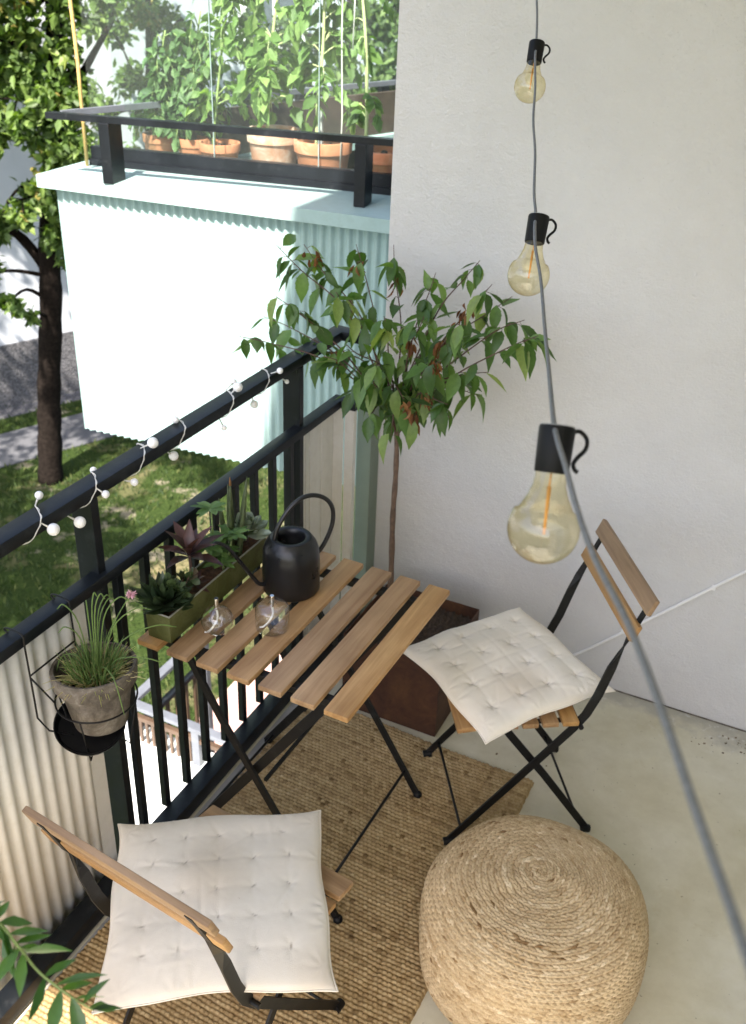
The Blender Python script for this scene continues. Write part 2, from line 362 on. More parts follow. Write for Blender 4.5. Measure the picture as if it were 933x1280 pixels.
    def blades(s, P, D, N, L, W, rnd, prof3=((0, .5), (.45, 1.), (1, .05))):
        """cheap far leaves: one bent pair of quads"""
        return s.leaves(P, D, N, L, W, rnd, prof3, .35, .3)
    def build(s, name, mat, parent=None, smooth=False, split=None):
        vs = np.array(s.v, np.float32).reshape(-1, 3) if s.v else np.zeros((0, 3), np.float32)
        off = len(vs); allv = [vs]; q = []; qr = []
        for A, F, r in s.bulk:
            allv.append(A.astype(np.float32)); q.append(F + off); qr.append(r); off += len(A)
        allv = np.concatenate(allv)
        loops = []; starts = []; tot = 0
        for f in s.f: starts.append(tot); loops.extend(f); tot += len(f)
        loops = np.array(loops, np.int32); starts = np.array(starts, np.int32); rn = np.array(s.r, np.float32)
        if q:
            Q = np.concatenate(q).astype(np.int32)
            starts = np.concatenate([starts, tot + 4 * np.arange(len(Q), dtype=np.int32)]).astype(np.int32)
            loops = np.concatenate([loops, Q.ravel()]).astype(np.int32); rn = np.concatenate([rn, np.concatenate(qr).astype(np.float32)])
        me = bpy.data.meshes.new(name)
        me.vertices.add(len(allv)); me.vertices.foreach_set('co', allv.ravel())
        me.loops.add(len(loops)); me.loops.foreach_set('vertex_index', loops)
        me.polygons.add(len(starts)); me.polygons.foreach_set('loop_start', starts)
        me.update(calc_edges=True); me.validate()
        if len(me.polygons) == len(rn):
            at = me.attributes.new('rnd', 'FLOAT', 'FACE'); at.data.foreach_set('value', rn)
        if smooth:
            if split: me.set_sharp_from_angle(angle=R(split))
            else: me.shade_smooth()
        else: me.shade_flat()
        if smooth and split: me.polygons.foreach_set('use_smooth', np.ones(len(me.polygons), bool)); me.set_sharp_from_angle(angle=R(split))
        me.materials.append(mat)
        o = bpy.data.objects.new(name, me); col.objects.link(o)
        if parent is not None: o.parent = parent
        return o

def grid_obj(name, Vt, nu, nv, mat, parent, attrs=None, closed_u=False, rnd_face=None):
    """quad grid of nu x nv vertices (flattened u-major)"""
    i = np.arange(nu if closed_u else nu - 1); j = np.arange(nv - 1)
    I, J = np.meshgrid(i, j, indexing='ij'); I2 = (I + 1) % nu
    F = np.stack([I * nv + J, I2 * nv + J, I2 * nv + J + 1, I * nv + J + 1], -1).reshape(-1, 4).astype(np.int32)
    me = bpy.data.meshes.new(name); me.vertices.add(len(Vt)); me.vertices.foreach_set('co', np.asarray(Vt, np.float32).ravel())
    me.loops.add(F.size); me.loops.foreach_set('vertex_index', F.ravel()); me.polygons.add(len(F))
    me.polygons.foreach_set('loop_start', 4 * np.arange(len(F), dtype=np.int32)); me.update(calc_edges=True); me.shade_smooth()
    for k, a in (attrs or {}).items():
        at = me.attributes.new(k, 'FLOAT', 'POINT'); at.data.foreach_set('value', np.asarray(a, np.float32).ravel())
    me.materials.append(mat); o = bpy.data.objects.new(name, me); col.objects.link(o); o.parent = parent
    return o

def tag(o, label, cat, group=None):
    o['label'] = label; o['category'] = cat
    if group: o['group'] = group
    return o
def thing(name, label, cat, loc=(0, 0, 0), rz=0, group=None):
    o = bpy.data.objects.new(name, None); col.objects.link(o); o.location = loc; o.rotation_euler = (0, 0, rz)
    o.empty_display_size = .05
    return tag(o, label, cat, group)
def struct(o): o['kind'] = 'structure'; return o
def copy_tree(o, parent=None):
    c = o.copy(); col.objects.link(c); c.parent = parent
    for ch in [x for x in bpy.data.objects if x.parent == o]: copy_tree(ch, c)
    return c
def catmull(P, k=8):
    P = np.asarray(P, float); Q = np.vstack([2 * P[0] - P[1], P, 2 * P[-1] - P[-2]]); out = []
    for i in range(1, len(Q) - 2):
        p0, p1, p2, p3 = Q[i - 1:i + 3]
        for u in np.arange(k) / k:
            out.append(.5 * ((2 * p1) + (-p0 + p2) * u + (2 * p0 - 5 * p1 + 4 * p2 - p3) * u * u + (-p0 + 3 * p1 - 3 * p2 + p3) * u ** 3))
    out.append(P[-1]); return np.array(out)
def rdir(n, up=0.0):
    d = rng.normal(size=(n, 3)); d /= np.linalg.norm(d, axis=1)[:, None]; d[:, 2] += up
    return d / np.linalg.norm(d, axis=1)[:, None]

# ------------------------------------------------------------------ camera
CAMPOS = V(1.23577, -1.42128, 2.09383); F_PX = 1234.6
ya, pi_, ro = .43346782, .51957333, .04209095
fw = V(-math.sin(ya) * math.cos(pi_), math.cos(ya) * math.cos(pi_), -math.sin(pi_))
r0 = V(math.cos(ya), math.sin(ya), 0); u0 = np.cross(r0, fw)
rt = r0 * math.cos(ro) + u0 * math.sin(ro); up = -r0 * math.sin(ro) + u0 * math.cos(ro)
cam = bpy.data.cameras.new('camera'); co = bpy.data.objects.new('camera', cam); col.objects.link(co)
co.matrix_world = Matrix([[rt[i], up[i], -fw[i], CAMPOS[i]] for i in range(3)] + [[0, 0, 0, 1]])
cam.sensor_fit = 'VERTICAL'; cam.sensor_height = 24.0; cam.sensor_width = 17.5; cam.lens = 24 * F_PX / 1280
cam.clip_start = .02; cam.clip_end = 400
cam.dof.use_dof = True; cam.dof.focus_distance = 1.75; cam.dof.aperture_fstop = 5.0
scene.camera = co

# ------------------------------------------------------------------ light
SUN = nrm(V(-.2, 1.0, -1.25))          # direction the light travels
w = bpy.data.worlds.new('World'); scene.world = w; w.use_nodes = True
wt = w.node_tree; bg = wt.nodes['Background']; sky = wt.nodes.new('ShaderNodeTexSky'); sky.sky_type = 'NISHITA'; sky.sun_disc = False
sky.sun_elevation = math.asin(-SUN[2]); sky.sun_rotation = math.atan2(-SUN[0], -SUN[1])
sky.air_density = 1.0; sky.dust_density = 2.0; sky.ozone_density = 1.0
wt.links.new(sky.outputs[0], bg.inputs['Color']); bg.inputs['Strength'].default_value = .15
sl = bpy.data.lights.new('sun', 'SUN'); so = bpy.data.objects.new('sun', sl); col.objects.link(so)
sl.energy = 5.0; sl.angle = R(.53); sl.color = (1.0, .955, .88)
so.rotation_euler = Vector(SUN).to_track_quat('-Z', 'Y').to_euler(); so.location = (0, -6, 9)
scene.view_settings.view_transform = 'Standard'; scene.view_settings.look = 'None'; scene.view_settings.exposure = 1.84; scene.view_settings.gamma = 1
scene.view_settings.use_curve_mapping = False
scene.view_settings.use_white_balance = True; scene.view_settings.white_balance_temperature = 6750; scene.view_settings.white_balance_tint = 14
scene.render.engine = 'CYCLES'; scene.cycles.max_bounces = 10; scene.cycles.transparent_max_bounces = 24
scene.cycles.diffuse_bounces = 6; scene.cycles.caustics_reflective = False; scene.cycles.caustics_refractive = False
scene.cycles.use_denoising = True

GZ = -3.2   # garden level
# ------------------------------------------------------------------ setting: floor, ground
struct(MB().box(-.06, 2.298, -2.8, 1.2345, -.2, 0).build('balcony_floor', M['concrete']))
struct(MB().box(-120, 120, -120, 120, GZ - .5, GZ).build('lawn', M['lawn']))
# asphalt path, parallel to the white house
e = V(.397, .918); nn_ = V(.918, -.397)
def strip(a, b0, b1, s0, s1, z0, z1):
    a = V(*a); q = [a + e * s0 + nn_ * b0, a + e * s0 + nn_ * b1, a + e * s1 + nn_ * b1, a + e * s1 + nn_ * b0]
    return MB().prism([tuple(x) for x in q], z0, z1)
HP = (-7.95, 6.976)
struct(strip(HP, .72, 1.55, -14, 1.6, GZ - .1, GZ + .012).build('path', M['asphalt']))
struct(strip(HP, .02, .30, -14, 24, GZ - .1, GZ + .008).build('gravel_strip', M['pebble']))
struct(MB().box(-2.4, -.2, 2.25, 4.7, GZ - .1, GZ + .02).build('patio', M['patio']))
# grass
n = 26000
gx = rng.uniform(-9, -1.2, n); gy = rng.uniform(.2, 10.5, n)
rel = (np.stack([gx, gy], 1) - V(*HP)) @ nn_
ok = ((rel < .02) | ((rel > .32) & (rel < .70)) | (rel > 1.57)) & ~((gx > -2.45) & (gy > 2.2) & (gy < 4.75))
gx, gy = gx[ok], gy[ok]; n = len(gx); d = rdir(n, 1.6)
mb = MB().blades(np.stack([gx, gy, np.full(n, GZ)], 1), d, rdir(n), rng.uniform(.035, .085, n), rng.uniform(.006, .012, n), rng.rand(n))
g = mb.build('grass', M['grass']); g['kind'] = 'stuff'; tag(g, 'short patchy lawn grass in the garden below', 'grass')

# ------------------------------------------------------------------ own building

wl = thing('balcony_wall', 'rough beige plastered house wall at the end of the balcony', 'wall')
MB().box(.021, 2.298, 1.235, 1.62, -3.2, 2.95).build('plaster_face', M['plaster'], wl)
MB().box(.004, .0205, 1.2325, 1.2425, -.1, .86).build('corner_bead', M['plaster'], wl)
MB().box(.03, 2.29, 1.2315, 1.2348, .0004, .004).build('wall_base_line', M['oldclay'], wl)  # thin strip drawn for the darker line where wall meets floor
MB().box(-.033, .019, 1.17, 1.236, 0, .885, .003).build('sage_trim', M['green_trim'], wl)
cb = thing('wall_cable', 'thin white painted cable clipped diagonally across the beige wall', 'cable')
P = catmull([(.60, 1.2285, -.03), (.757, 1.2285, .091), (1.0, 1.2285, .345), (1.205, 1.2285, .565), (1.6, 1.2285, .97)], 6)
P = P[P[:, 2] > .0]
MB().tube(P, .0048, 8).build('cable_run', M['conduit'], cb, True)
for q in ((.9, .241), (1.13, .483)): MB().box(q[0] - .006, q[0] + .006, 1.224, 1.235, q[1] - .007, q[1] + .007, .001).build('cable_clip', M['conduit'], cb)
ap = thing('apartment_building', 'own apartment house with the roof over the balcony and its window wall', 'building')
MB().box(-.11, 6.2, -2.80, 1.62, 2.952, 3.15).build('balcony_ceiling', M['whiteframe'], ap)
MB().box(-.03, 6.2, -2.5, 1.62, 5.0, 5.2).build('roof_slab', M['whiteframe'], ap)
MB().box(2.3, 6.2, -2.5, 1.62, -3.2, 2.95).box(2.3, 6.2, -2.5, 1.62, 3.152, 5.0).box(.021, 2.29, 1.235, 1.62, 3.155, 4.995).build('house_wall', M['whiteframe'], ap)
dr = MB().box(2.27, 2.297, -1.5, -.3, 0.02, 2.15).build('balcony_door', M['darkglass'], ap)
mb = MB()
for y0, y1, z0, z1 in ((-1.56, -1.5, 0, 2.21), (-.3, -.24, 0, 2.21), (-1.5, -.3, 2.15, 2.21), (-.93, -.87, .02, 2.15)): mb.box(2.25, 2.299, y0, y1, z0, z1)
mb.build('door_frame', M['whiteframe'], dr)

# ------------------------------------------------------------------ railing
rl = thing('balcony_railing', 'black steel railing with cream corrugated panels along the balcony edge', 'railing')
YE = 1.13
def lrail(x0, x1, z0, z1, y0, ycorner, yret, xret, b=.003):
    poly = [(x0, y0), (x1, y0), (x1, ycorner - (x1 - x0) * .35), (xret, yret - .0), (xret, yret + (x1 - x0)), (x0, ycorner + (x1 - x0) * .65)]
    return poly
def poly_rail(name, poly, z0, z1):
    bm = bmesh.new(); vs = [bm.verts.new((x, y, z0)) for x, y in poly]; f = bm.faces.new(vs); f.normal_update()
    if f.normal.z > 0: f.normal_flip()
    r = bmesh.ops.extrude_face_region(bm, geom=[f]); 
    for g_ in r['geom']:
        if isinstance(g_, bmesh.types.BMVert): g_.co.z = z1
    bmesh.ops.recalc_face_normals(bm, faces=bm.faces[:])
    bmesh.ops.bevel(bm, geom=bm.edges[:], offset=.003, segments=2, profile=.6, affect='EDGES')
    bm.verts.index_update(); mb = MB().add([tuple(q.co) for q in bm.verts], [tuple(q.index for q in f.verts) for f in bm.faces]); bm.free()
    return mb.build(name, M['rail'], rl, True, 30)
poly_rail('top_rail', [(-.0905, -1.7), (-.0447, -1.7), (-.0447, 1.075), (.021, 1.075), (.021, 1.115), (-.0905, 1.125)], 1.0716, 1.1012)
poly_rail('handrail', [(-.068, -1.7), (-.031, -1.7), (-.031, 1.05), (.018, 1.05), (.018, 1.087), (-.068, 1.087)], .8655, .8925)
poly_rail('bottom_rail', [(-.042, -1.7), (.008, -1.7), (.008, 1.16), (-.042, 1.16)], .012, .0591)
for y in (-1.2, -.042, .833):
    MB().box(-.1, -.0445, y - .012, y + .0115, -.12, 1.0714, .002).build('post', M['rail'], rl)
for k in range(9):
    y = .005 + .0955 * k
    MB().box(-.057, -.039, y - .010, y + .010, .0592, .8652, .002).build('baluster', M['rail'], rl)
def corr(x, y0, y1, z0, z1, amp=.0065, pitch=.0375, axis='y', th=.0015):
    k = int((y1 - y0) / pitch * 10) + 1; ys = np.linspace(y0, y1, k); vs = []; fs = []
    off = amp * np.cos(2 * np.pi * ys / pitch)
    off = np.sign(off) * amp * np.abs(off / amp) ** .8
    for yy, o_ in zip(ys, off):
        for dx in (0, th):
            for z in (z0, z1): vs.append((x + o_ + dx, yy, z))
    for i in range(k - 1):
        a, b = i * 4, i * 4 + 4
        fs += [(a, a + 1, b + 1, b), (a + 2, b + 2, b + 3, a + 3), (a + 1, a + 3, b + 3, b + 1), (a, b, b + 2, a + 2)]
    return MB().add(vs, fs)
corr(-.062, -1.19, -.138, .0, .8654, .0042).build('corrugated_panel', M['cream'], rl, True)
MB().box(-.0665, -.060, -.139, -.094, .0, .8654).build('panel_edge', M['cream'], rl)
# flat-ribbed panel by the far corner and on the return
mb = MB()
mb.box(-.072, -.069, .80, 1.085, .0, .8654)
for y in (.90, .925, 1.0): mb.box(-.069, -.0655, y - .004, y + .004, .0, .8652, .0012)
mb.build('corner_panel', M['cream'], rl)
mb = MB().box(-.0688, -.034, 1.075, 1.0785, .0, .8653)
mb.build('return_panel', M['cream'], rl)
MB().box(-.031, .0, 1.079, 1.1, .0, .8653).build('return_strip', M['cream'], rl)
MB().box(.012, .0562, -1.6, 1.1, .0004, .0034).build('edge_strip', M['steelgrey'], rl)
# ------------------------------------------------------------------ rug
rug = thing('jute_rug', 'coarse natural jute rug lying under the slatted table and chairs', 'rug', (.424, .715, .0), R(-1.2))
cu, cv = .0125, .0118; RW, RL = .765, 1.62
nu, nv = int(RW / cu * 5), int(RL / cv * 5)
U, Vv = np.meshgrid(np.arange(nu) / 5., np.arange(nv) / 5., indexing='ij')
row = np.floor(Vv); fu = U + .5 * (row % 2); ci = np.floor(fu)
hsh = lambda a, b: np.modf(np.abs(np.sin(a * 127.1 + b * 311.7) * 43758.5453))[0]
du = np.abs(np.modf(fu)[0] - .5) * 2; dv = np.abs(np.modf(Vv)[0] - .5) * 2
h = np.sqrt(np.clip(1 - .75 * du ** 2, 0, 1)) * np.sqrt(np.clip(1 - .9 * dv ** 2, 0, 1))
amp = .0050 + .0032 * hsh(ci, row)
Z = .0035 + amp * h
seam = np.zeros_like(U)
for s_ in (33, 51): seam = np.maximum(seam, np.exp(-((U - s_) / .55) ** 2))
Z -= .0025 * seam; Z = np.maximum(Z, .001) + .0036
col_r = .15 + .85 * (.55 * hsh(ci + 3, row) + .45 * hsh(row, row * 0 + 7)) ; col_r = col_r * (1 - .35 * seam) * (.35 + .65 * h)
col_r[hsh(ci + 9, row + 5) > .985] *= .15
jx = (hsh(ci + 1, row) - .5) * .0022 + .0035 * np.sin(Vv * .045) ; jy = (hsh(ci, row + 2) - .5) * .002 + .004 * np.sin(U * .11)
X = U * cu - RW / 2 + jx; Y = -Vv * cv + jy + .0006 * hsh(ci, row * 0)
edge = (U < .3) | (U > U.max() - .3) | (Vv < .3) | (Vv > Vv.max() - .3); Z[edge] = .0008
Vt = np.stack([X, Y, Z], -1).reshape(-1, 3)
grid_obj('woven_pile', Vt, nu, nv, M['jute_rug'], rug, {'rnd': col_r})
# ------------------------------------------------------------------ pouf
pf = thing('jute_pouf', 'round braided jute pouf with coiled top on the floor', 'pouf', (.968, .132, 0))
PR, PH = .262, .325
prof = [(0, PH - .004)]
for x in np.linspace(.02, PR - .145, 8): prof.append((x, PH - .004 - .075 * (x / PR) ** 2))
c0 = prof[-1][1]
for a in np.linspace(14, 90, 14): prof.append((PR - .145 + .138 * math.sin(R(a)), c0 - .13 + .13 * math.cos(R(a)) - .004))
for z in np.linspace(c0 - .145, .05, 6): prof.append((PR - .007 + .007 * math.sin(math.pi * z / .2), z))
for a in np.linspace(15, 88, 8): prof.append((PR - .045 + .040 * math.cos(R(a)), .042 - .042 * math.sin(R(a))))
prof = np.array(prof); ds = np.r_[0, np.cumsum(np.hypot(*np.diff(prof, axis=0).T))]; S = ds[-1]
p = .0140; ns = int(S / p * 8); nt = 1000
ss = np.linspace(.0005, S, ns); th = np.arange(nt) * 2 * np.pi / nt
rs = np.interp(ss, ds, prof[:, 0]); zs = np.interp(ss, ds, prof[:, 1])
TR = np.gradient(rs, ss); TZ = np.gradient(zs, ss); ln = np.hypot(TR, TZ); NR, NZ = -TZ / ln, TR / ln
TH, SS = np.meshgrid(th, ss, indexing='ij')
sw = SS + .0016 * np.sin(TH * 3 + SS * 40) + .0010 * np.sin(TH * 11 + SS * 90)
ph = sw / p - TH / (2 * np.pi); ring = np.floor(ph); fr = ph - ring - .5
turn = ring + TH / (2 * np.pi)
tt = np.linspace(-1, S / p + 2, 4000); rt_ = np.interp((tt + .5) * p, ds, prof[:, 0]); cum = np.r_[0, np.cumsum(rt_[:-1] * 2 * np.pi * np.diff(tt))]
ell = np.interp(turn, tt, cum)
side_ = (fr > 0)
q = ell / .0150 + np.abs(fr) * 1.15 + .5 * side_; strand = np.floor(q); g_ = q - strand - .5
disp = .0060 * (np.sqrt(np.clip(1 - (2 * np.abs(fr)) ** 2.2, 0, 1)) - 1) + .0034 * (1 - (2 * g_) ** 2) * (1 - .5 * np.exp(-(fr / .1) ** 2)) - .0014 * np.exp(-(fr / .07) ** 2)
bump_ = .004 * np.sin(TH * 2 + 1) * np.sin(SS * 9) + .0025 * np.sin(TH * 5 + SS * 14)
disp = disp + bump_ * np.clip(SS / .1, 0, 1)
rr = rs[None] + NR[None] * disp; zz = zs[None] + NZ[None] * disp
Vt = np.stack([rr * np.cos(TH), rr * np.sin(TH), np.maximum(zz, .001)], -1).reshape(-1, 3)
cr = .2 + .75 * (.7 * hsh(strand, ring + 50 * side_) + .3 * hsh(ring, ring * 0 + 3)); cr = np.clip(cr + .25 * (hsh(strand + 4, ring + 7) > .9) - .3 * (hsh(strand + 14, ring + 17 + 31 * side_) > .96), .03, 1)
cr = cr * (1 - .6 * np.exp(-((np.abs(fr) - .5) / .09) ** 2)) * (.75 + .35 * hsh(ring + 2, ring * 0 + 5))
o = grid_obj('braided_cover', Vt, nt, ns, M['jute_pouf'], pf, {'rnd': cr}, True)

# ------------------------------------------------------------------ table
tb = thing('folding_table', 'slatted acacia folding table with black steel legs beside the railing', 'table', (-.001, -.004, 0), R(-.9))
TW, TL, sw_ = .547, .544, .0576; pit = (TW - sw_) / 6
def slat(name, x0, x1, y0, y1, z0, z1, mat, parent, b=.0022):
    """slat whose grain runs along its object x axis (the long side)"""
    lx, ly = x1 - x0, y1 - y0
    if ly > lx: o = MB().box(-ly / 2, ly / 2, -lx / 2, lx / 2, z0, z1, b).build(name, mat, parent, True, 40); o.rotation_euler = (0, 0, math.pi / 2)
    else: o = MB().box(-lx / 2, lx / 2, -ly / 2, ly / 2, z0, z1, b).build(name, mat, parent, True, 40)
    o.location = ((x0 + x1) / 2, (y0 + y1) / 2, 0); return o
for i in range(7): slat('slat', i * pit, i * pit + sw_, 0, TL, .6855, .70, M['wood'], tb)
for y in (.055, .485): MB().box(.012, TW - .012, y - .011, y + .011, .668, .685, .002).build('crossbar', M['iron'], tb)
fmm = V(0, 1, 0)
def leg(name, P, side, w, t, mat, parent): return MB().bar(P, side, w, t).build(name, mat, parent)
lA = [(.115, .035, .676), (.20, .035, .52), (.515, .035, .018)]; lD = [(.115, .505, .676), (.20, .505, .52), (.515, .505, .018)]
lC = [(.475, .055, .672), (.40, .055, .565), (.030, .055, .012)]; lE = [(.475, .487, .672), (.40, .487, .565), (.030, .487, .012)]
for P_, w_ in ((lA, .017), (lD, .017), (lC, .024), (lE, .024)):
    L_ = leg('leg', P_, (1, 0, .7), w_, .009, M['iron'], tb)
    MB().sphere((P_[-1][0] + .004, P_[-1][1], .0135), .0125, 14, 8, sz=1.0).build('foot_cap', M['cap'], L_, True)
MB().tube([(.475, .036, .085), (.475, .504, .085)], .0042, 8).build('stretcher', M['iron'], tb, True)
MB().tube([(.052, .056, .045), (.052, .486, .045)], .0042, 8).build('stretcher', M['iron'], tb, True)
MB().bar([(.30, .06, .353), (.30, .48, .353)], (1, 0, 0), .008, .008).build('pivot_rod', M['iron'], tb)
MB().bar([(.14, .30, .676), (.26, .30, .42)], (0, 1, 0), .022, .004).bar([(.26, .30, .42), (.275, .30, .38)], (0, 1, 0), .022, .004).build('catch', M['iron'], tb)

# ------------------------------------------------------------------ chairs
def make_chair(label, loc, rz, wsc=1.0):
    c = thing('folding_chair', label, 'chair', loc, rz, 'folding slatted chairs')
    W2 = .172
    yb = [.205, .155, .108, .062, .016]          # local +y = forward
    wd = [.052, .042, .042, .042, .042]
    # front slat with a rounded nose
    o = MB().box(-.187, .187, -.026, .026, -.008, .008, .004).build('seat_slat', M['woodc'], c, True, 40); o.location = (0, .178, .424); o.rotation_euler = (R(-6), 0, 0)
    for y in (.121, .069, .017, -.035, -.087):
        o = MB().box(-.187, .187, -.0205, .0205, -.0075, .0075, .0025).build('seat_slat', M['woodc'], c, True, 40); o.location = (0, y, .425)
    for s in (-1, 1):
        # long frame: back -> pivot -> front foot; flat bar twisted below the back slats
        P_ = [(s * .165, -.244, .782), (s * .165, -.228, .745), (s * .166, -.203, .68), (s * .168, -.187, .635), (s * .169, -.172, .585), (s * .170, -.150, .50), (s * .170, -.128, .44), (s * .170, -.10, .395), (s * .166, .04, .21), (s * .165, .188, .022)]
        sd = [(s, 0, 0), (s, 0, 0), (s, 0, 0), (s * .7, .7, .25), (0, 1, .3), (0, 1, .3), (0, 1, .5), (0, 1, .8), (0, 1, .8), (0, 1, .8)]
        L1 = MB().bar(P_, sd, [.016, .016, .017, .019, .023, .024, .024, .023, .022, .020], .0055).build('back_leg', M['iron'], c)
        MB().tube([(s * .166, .180, .016), (s * .166, .205, .013)], [.0125, .011], 12).build('foot_cap', M['cap'], L1, True, 50)
        MB().tube([(s * .160, -.113, .415), (s * .192, -.113, .415)], [.0065, .0065], 10).build('pivot_bolt', M['iron'], L1, True, 50)
        # seat frame
        P2 = [(s * .152, .175, .412), (s * .152, .10, .408), (s * .152, .06, .375), (s * .153, -.05, .225), (s * .155, -.19, .022)]
        L2 = MB().bar(P2, (0, 1, .9), .020, .0055).build('seat_leg', M['iron'], c)
        MB().tube([(s * .155, -.184, .018), (s * .155, -.204, .012)], [.0125, .011], 12).build('foot_cap', M['cap'], L2, True, 50)
        MB().bar([(s * .155, -.125, .412), (s * .155, .18, .412)], (0, 0, 1), .013, .004).build('seat_rail', M['iron'], c)
    MB().tube([(-.165, .160, .055), (.165, .160, .055)], .0038, 8).build('stretcher', M['iron'], c, True)
    MB().tube([(-.154, -.16, .065), (.154, -.16, .065)], .0038, 8).build('stretcher', M['iron'], c, True)
    MB().tube([(-.168, -.113, .413), (.168, -.113, .413)], .004, 8).build('pivot_rod', M['iron'], c, True)
    for z, y, tilt in ((.773, -.2345, -21.5), (.700, -.205, -21.5)):
        k = 12; vs = []; xs = np.linspace(-.192 * wsc, .192 * wsc, k)
        o = MB().box(-.192 * wsc, .192 * wsc, -.0065, .0065, -.0225, .0225, .003).build('back_slat', M['woodc'], c, True, 40); o.location = (0, y, z); o.rotation_euler = (R(-tilt), 0, 0)
    return c
f_ = V(-.84, -.545)
rzR = math.atan2(f_[1], f_[0]) - math.pi / 2
make_chair('slatted folding chair with two wooden back slats by the beige wall', (.737, .622, 0), rzR)
f_ = V(.11, .994)
make_chair('slatted folding chair in the near left corner seen from behind its backrest', (.440, -.353, 0), math.atan2(f_[1], f_[0]) - math.pi / 2, 1.08)

# ------------------------------------------------------------------ cushions
def cushion(label, loc, rz, S, seed, tilt=(0, 0), tf=1., nt_=5, puff=.036):
    r_ = np.random.RandomState(seed)
    c = thing('seat_cushion', label, 'cushion', loc, rz, 'cream tufted seat cushions'); c.rotation_euler = (R(tilt[0]), R(tilt[1]), rz)
    N_ = 121; a = np.linspace(-1, 1, N_); A, B = np.meshgrid(a, a, indexing='ij')
    tuft = [(i, j) for i in np.linspace(-.66, .66, nt_) for j in np.linspace(-.66, .66, nt_)]
    tuft = [(i + r_.normal() * .012, j + r_.normal() * .012) for i, j in tuft]
    prof = (np.clip(1 - np.abs(A) ** 4.6, 0, 1) * np.clip(1 - np.abs(B) ** 4.6, 0, 1)) ** .5
    H = puff * prof
    D_ = np.zeros_like(A); st = np.zeros_like(A)
    for i, j in tuft:
        d2 = (A - i) ** 2 + (B - j) ** 2
        D_ += tf * (.0075 * np.exp(-d2 / .0028) + .0055 * np.exp(-d2 / .022))
        an = np.arctan2(B - j, A - i)
        D_ += tf * .0022 * np.exp(-d2 / .010) * np.cos(5 * an + i * 9 + j * 5)
        k = r_.uniform(0, 3.1); st_ = np.exp(-(((A - i) * math.cos(k) + (B - j) * math.sin(k)) / .026) ** 2 - (((B - j) * math.cos(k) - (A - i) * math.sin(k)) / .008) ** 2); st = np.maximum(st, st_)
    for i in np.linspace(-.66, .66, 5): D_ += tf * .0012 * np.exp(-((A - i) / .03) ** 2) * prof + tf * .0012 * np.exp(-((B - i) / .03) ** 2) * prof
    # soft creases
    W_ = np.zeros_like(A)
    for k in range(26):
        fx, fy = r_.normal(size=2) * 5.5; W_ += r_.uniform(.0003, .0009) * np.sin(fx * A + fy * B + r_.uniform(0, 6))
    for k in range(22):   # short creases
        cx_, cy_ = r_.uniform(-.9, .9, 2); an_ = r_.uniform(0, 3.14); u_ = (A - cx_) * math.cos(an_) + (B - cy_) * math.sin(an_); v_ = (B - cy_) * math.cos(an_) - (A - cx_) * math.sin(an_)
        W_ += r_.uniform(-.0016, .0012) * np.exp(-(u_ / r_.uniform(.10, .25)) ** 2 - (v_ / .022) ** 2)
    for k in range(20):   # gathered edge
        an_ = r_.uniform(0, 6.28); cx_, cy_ = np.clip(1.25 * math.cos(an_), -1, 1), np.clip(1.25 * math.sin(an_), -1, 1)
        d2 = (A - cx_) ** 2 + (B - cy_) ** 2; an = np.arctan2(B - cy_, A - cx_); W_ += .0018 * np.exp(-d2 / .02) * np.cos(7 * an)
    top = H - np.minimum(D_, H * .85 + .002) + W_ * prof
    edge_ = 1 + .018 * (np.abs(A * B)) ** 3 - .004 * (1 - A ** 2) * (np.abs(B) ** 4) - .004 * (1 - B ** 2) * (np.abs(A) ** 4)
    wob = .004 * np.sin(5 * A + seed) * np.abs(B) ** 6 + np.sign(B) * .006 * np.abs(A * B) ** 8
    X = A * S / 2 * edge_ + .003 * np.sin(6 * B + 2 * seed) * np.abs(A) ** 6 + np.sign(A) * .006 * np.abs(A * B) ** 8; Y = B * S / 2 * edge_ + wob
    drop = -.010 * (np.abs(A * B)) ** 2
    stain = np.clip((np.sin(3.1 * A + seed) * np.sin(2.3 * B + 1.7 * seed) - .35), 0, 1) * .8
    for nm, Zs, fl in (('cover_top', top + drop, False), ('cover_underside', -H * .75 + drop - .0005, True)):
        Vt = np.stack([X, Y, Zs], -1)
        if fl: Vt = Vt[:, ::-1]
        grid_obj(nm, Vt.reshape(-1, 3), N_, N_, M['canvas'], c, {'stitch': st if not fl else st * 0, 'stain': stain})
    # piping along the seam
    idx = [(i, 0) for i in range(N_)] + [(N_ - 1, j) for j in range(1, N_)] + [(i, N_ - 1) for i in range(N_ - 2, -1, -1)] + [(0, j) for j in range(N_ - 2, -1, -1)]
    P_ = np.array([(X[i, j], Y[i, j], drop[i, j]) for i, j in idx])
    MB().tube(P_, .0018, 6, cap=False).build('seam', M['canvas'], c, True)
    return c
cushion('cream tufted cushion lying askew on the chair by the wall', (.700, .600, .464), R(-35), .385, 3, (1.5, 1), .75, 4)
cushion('cream tufted cushion on the near left chair', (.446, -.356, .466), R(33), .412, 8, (0, 0), .24, 5, .030)

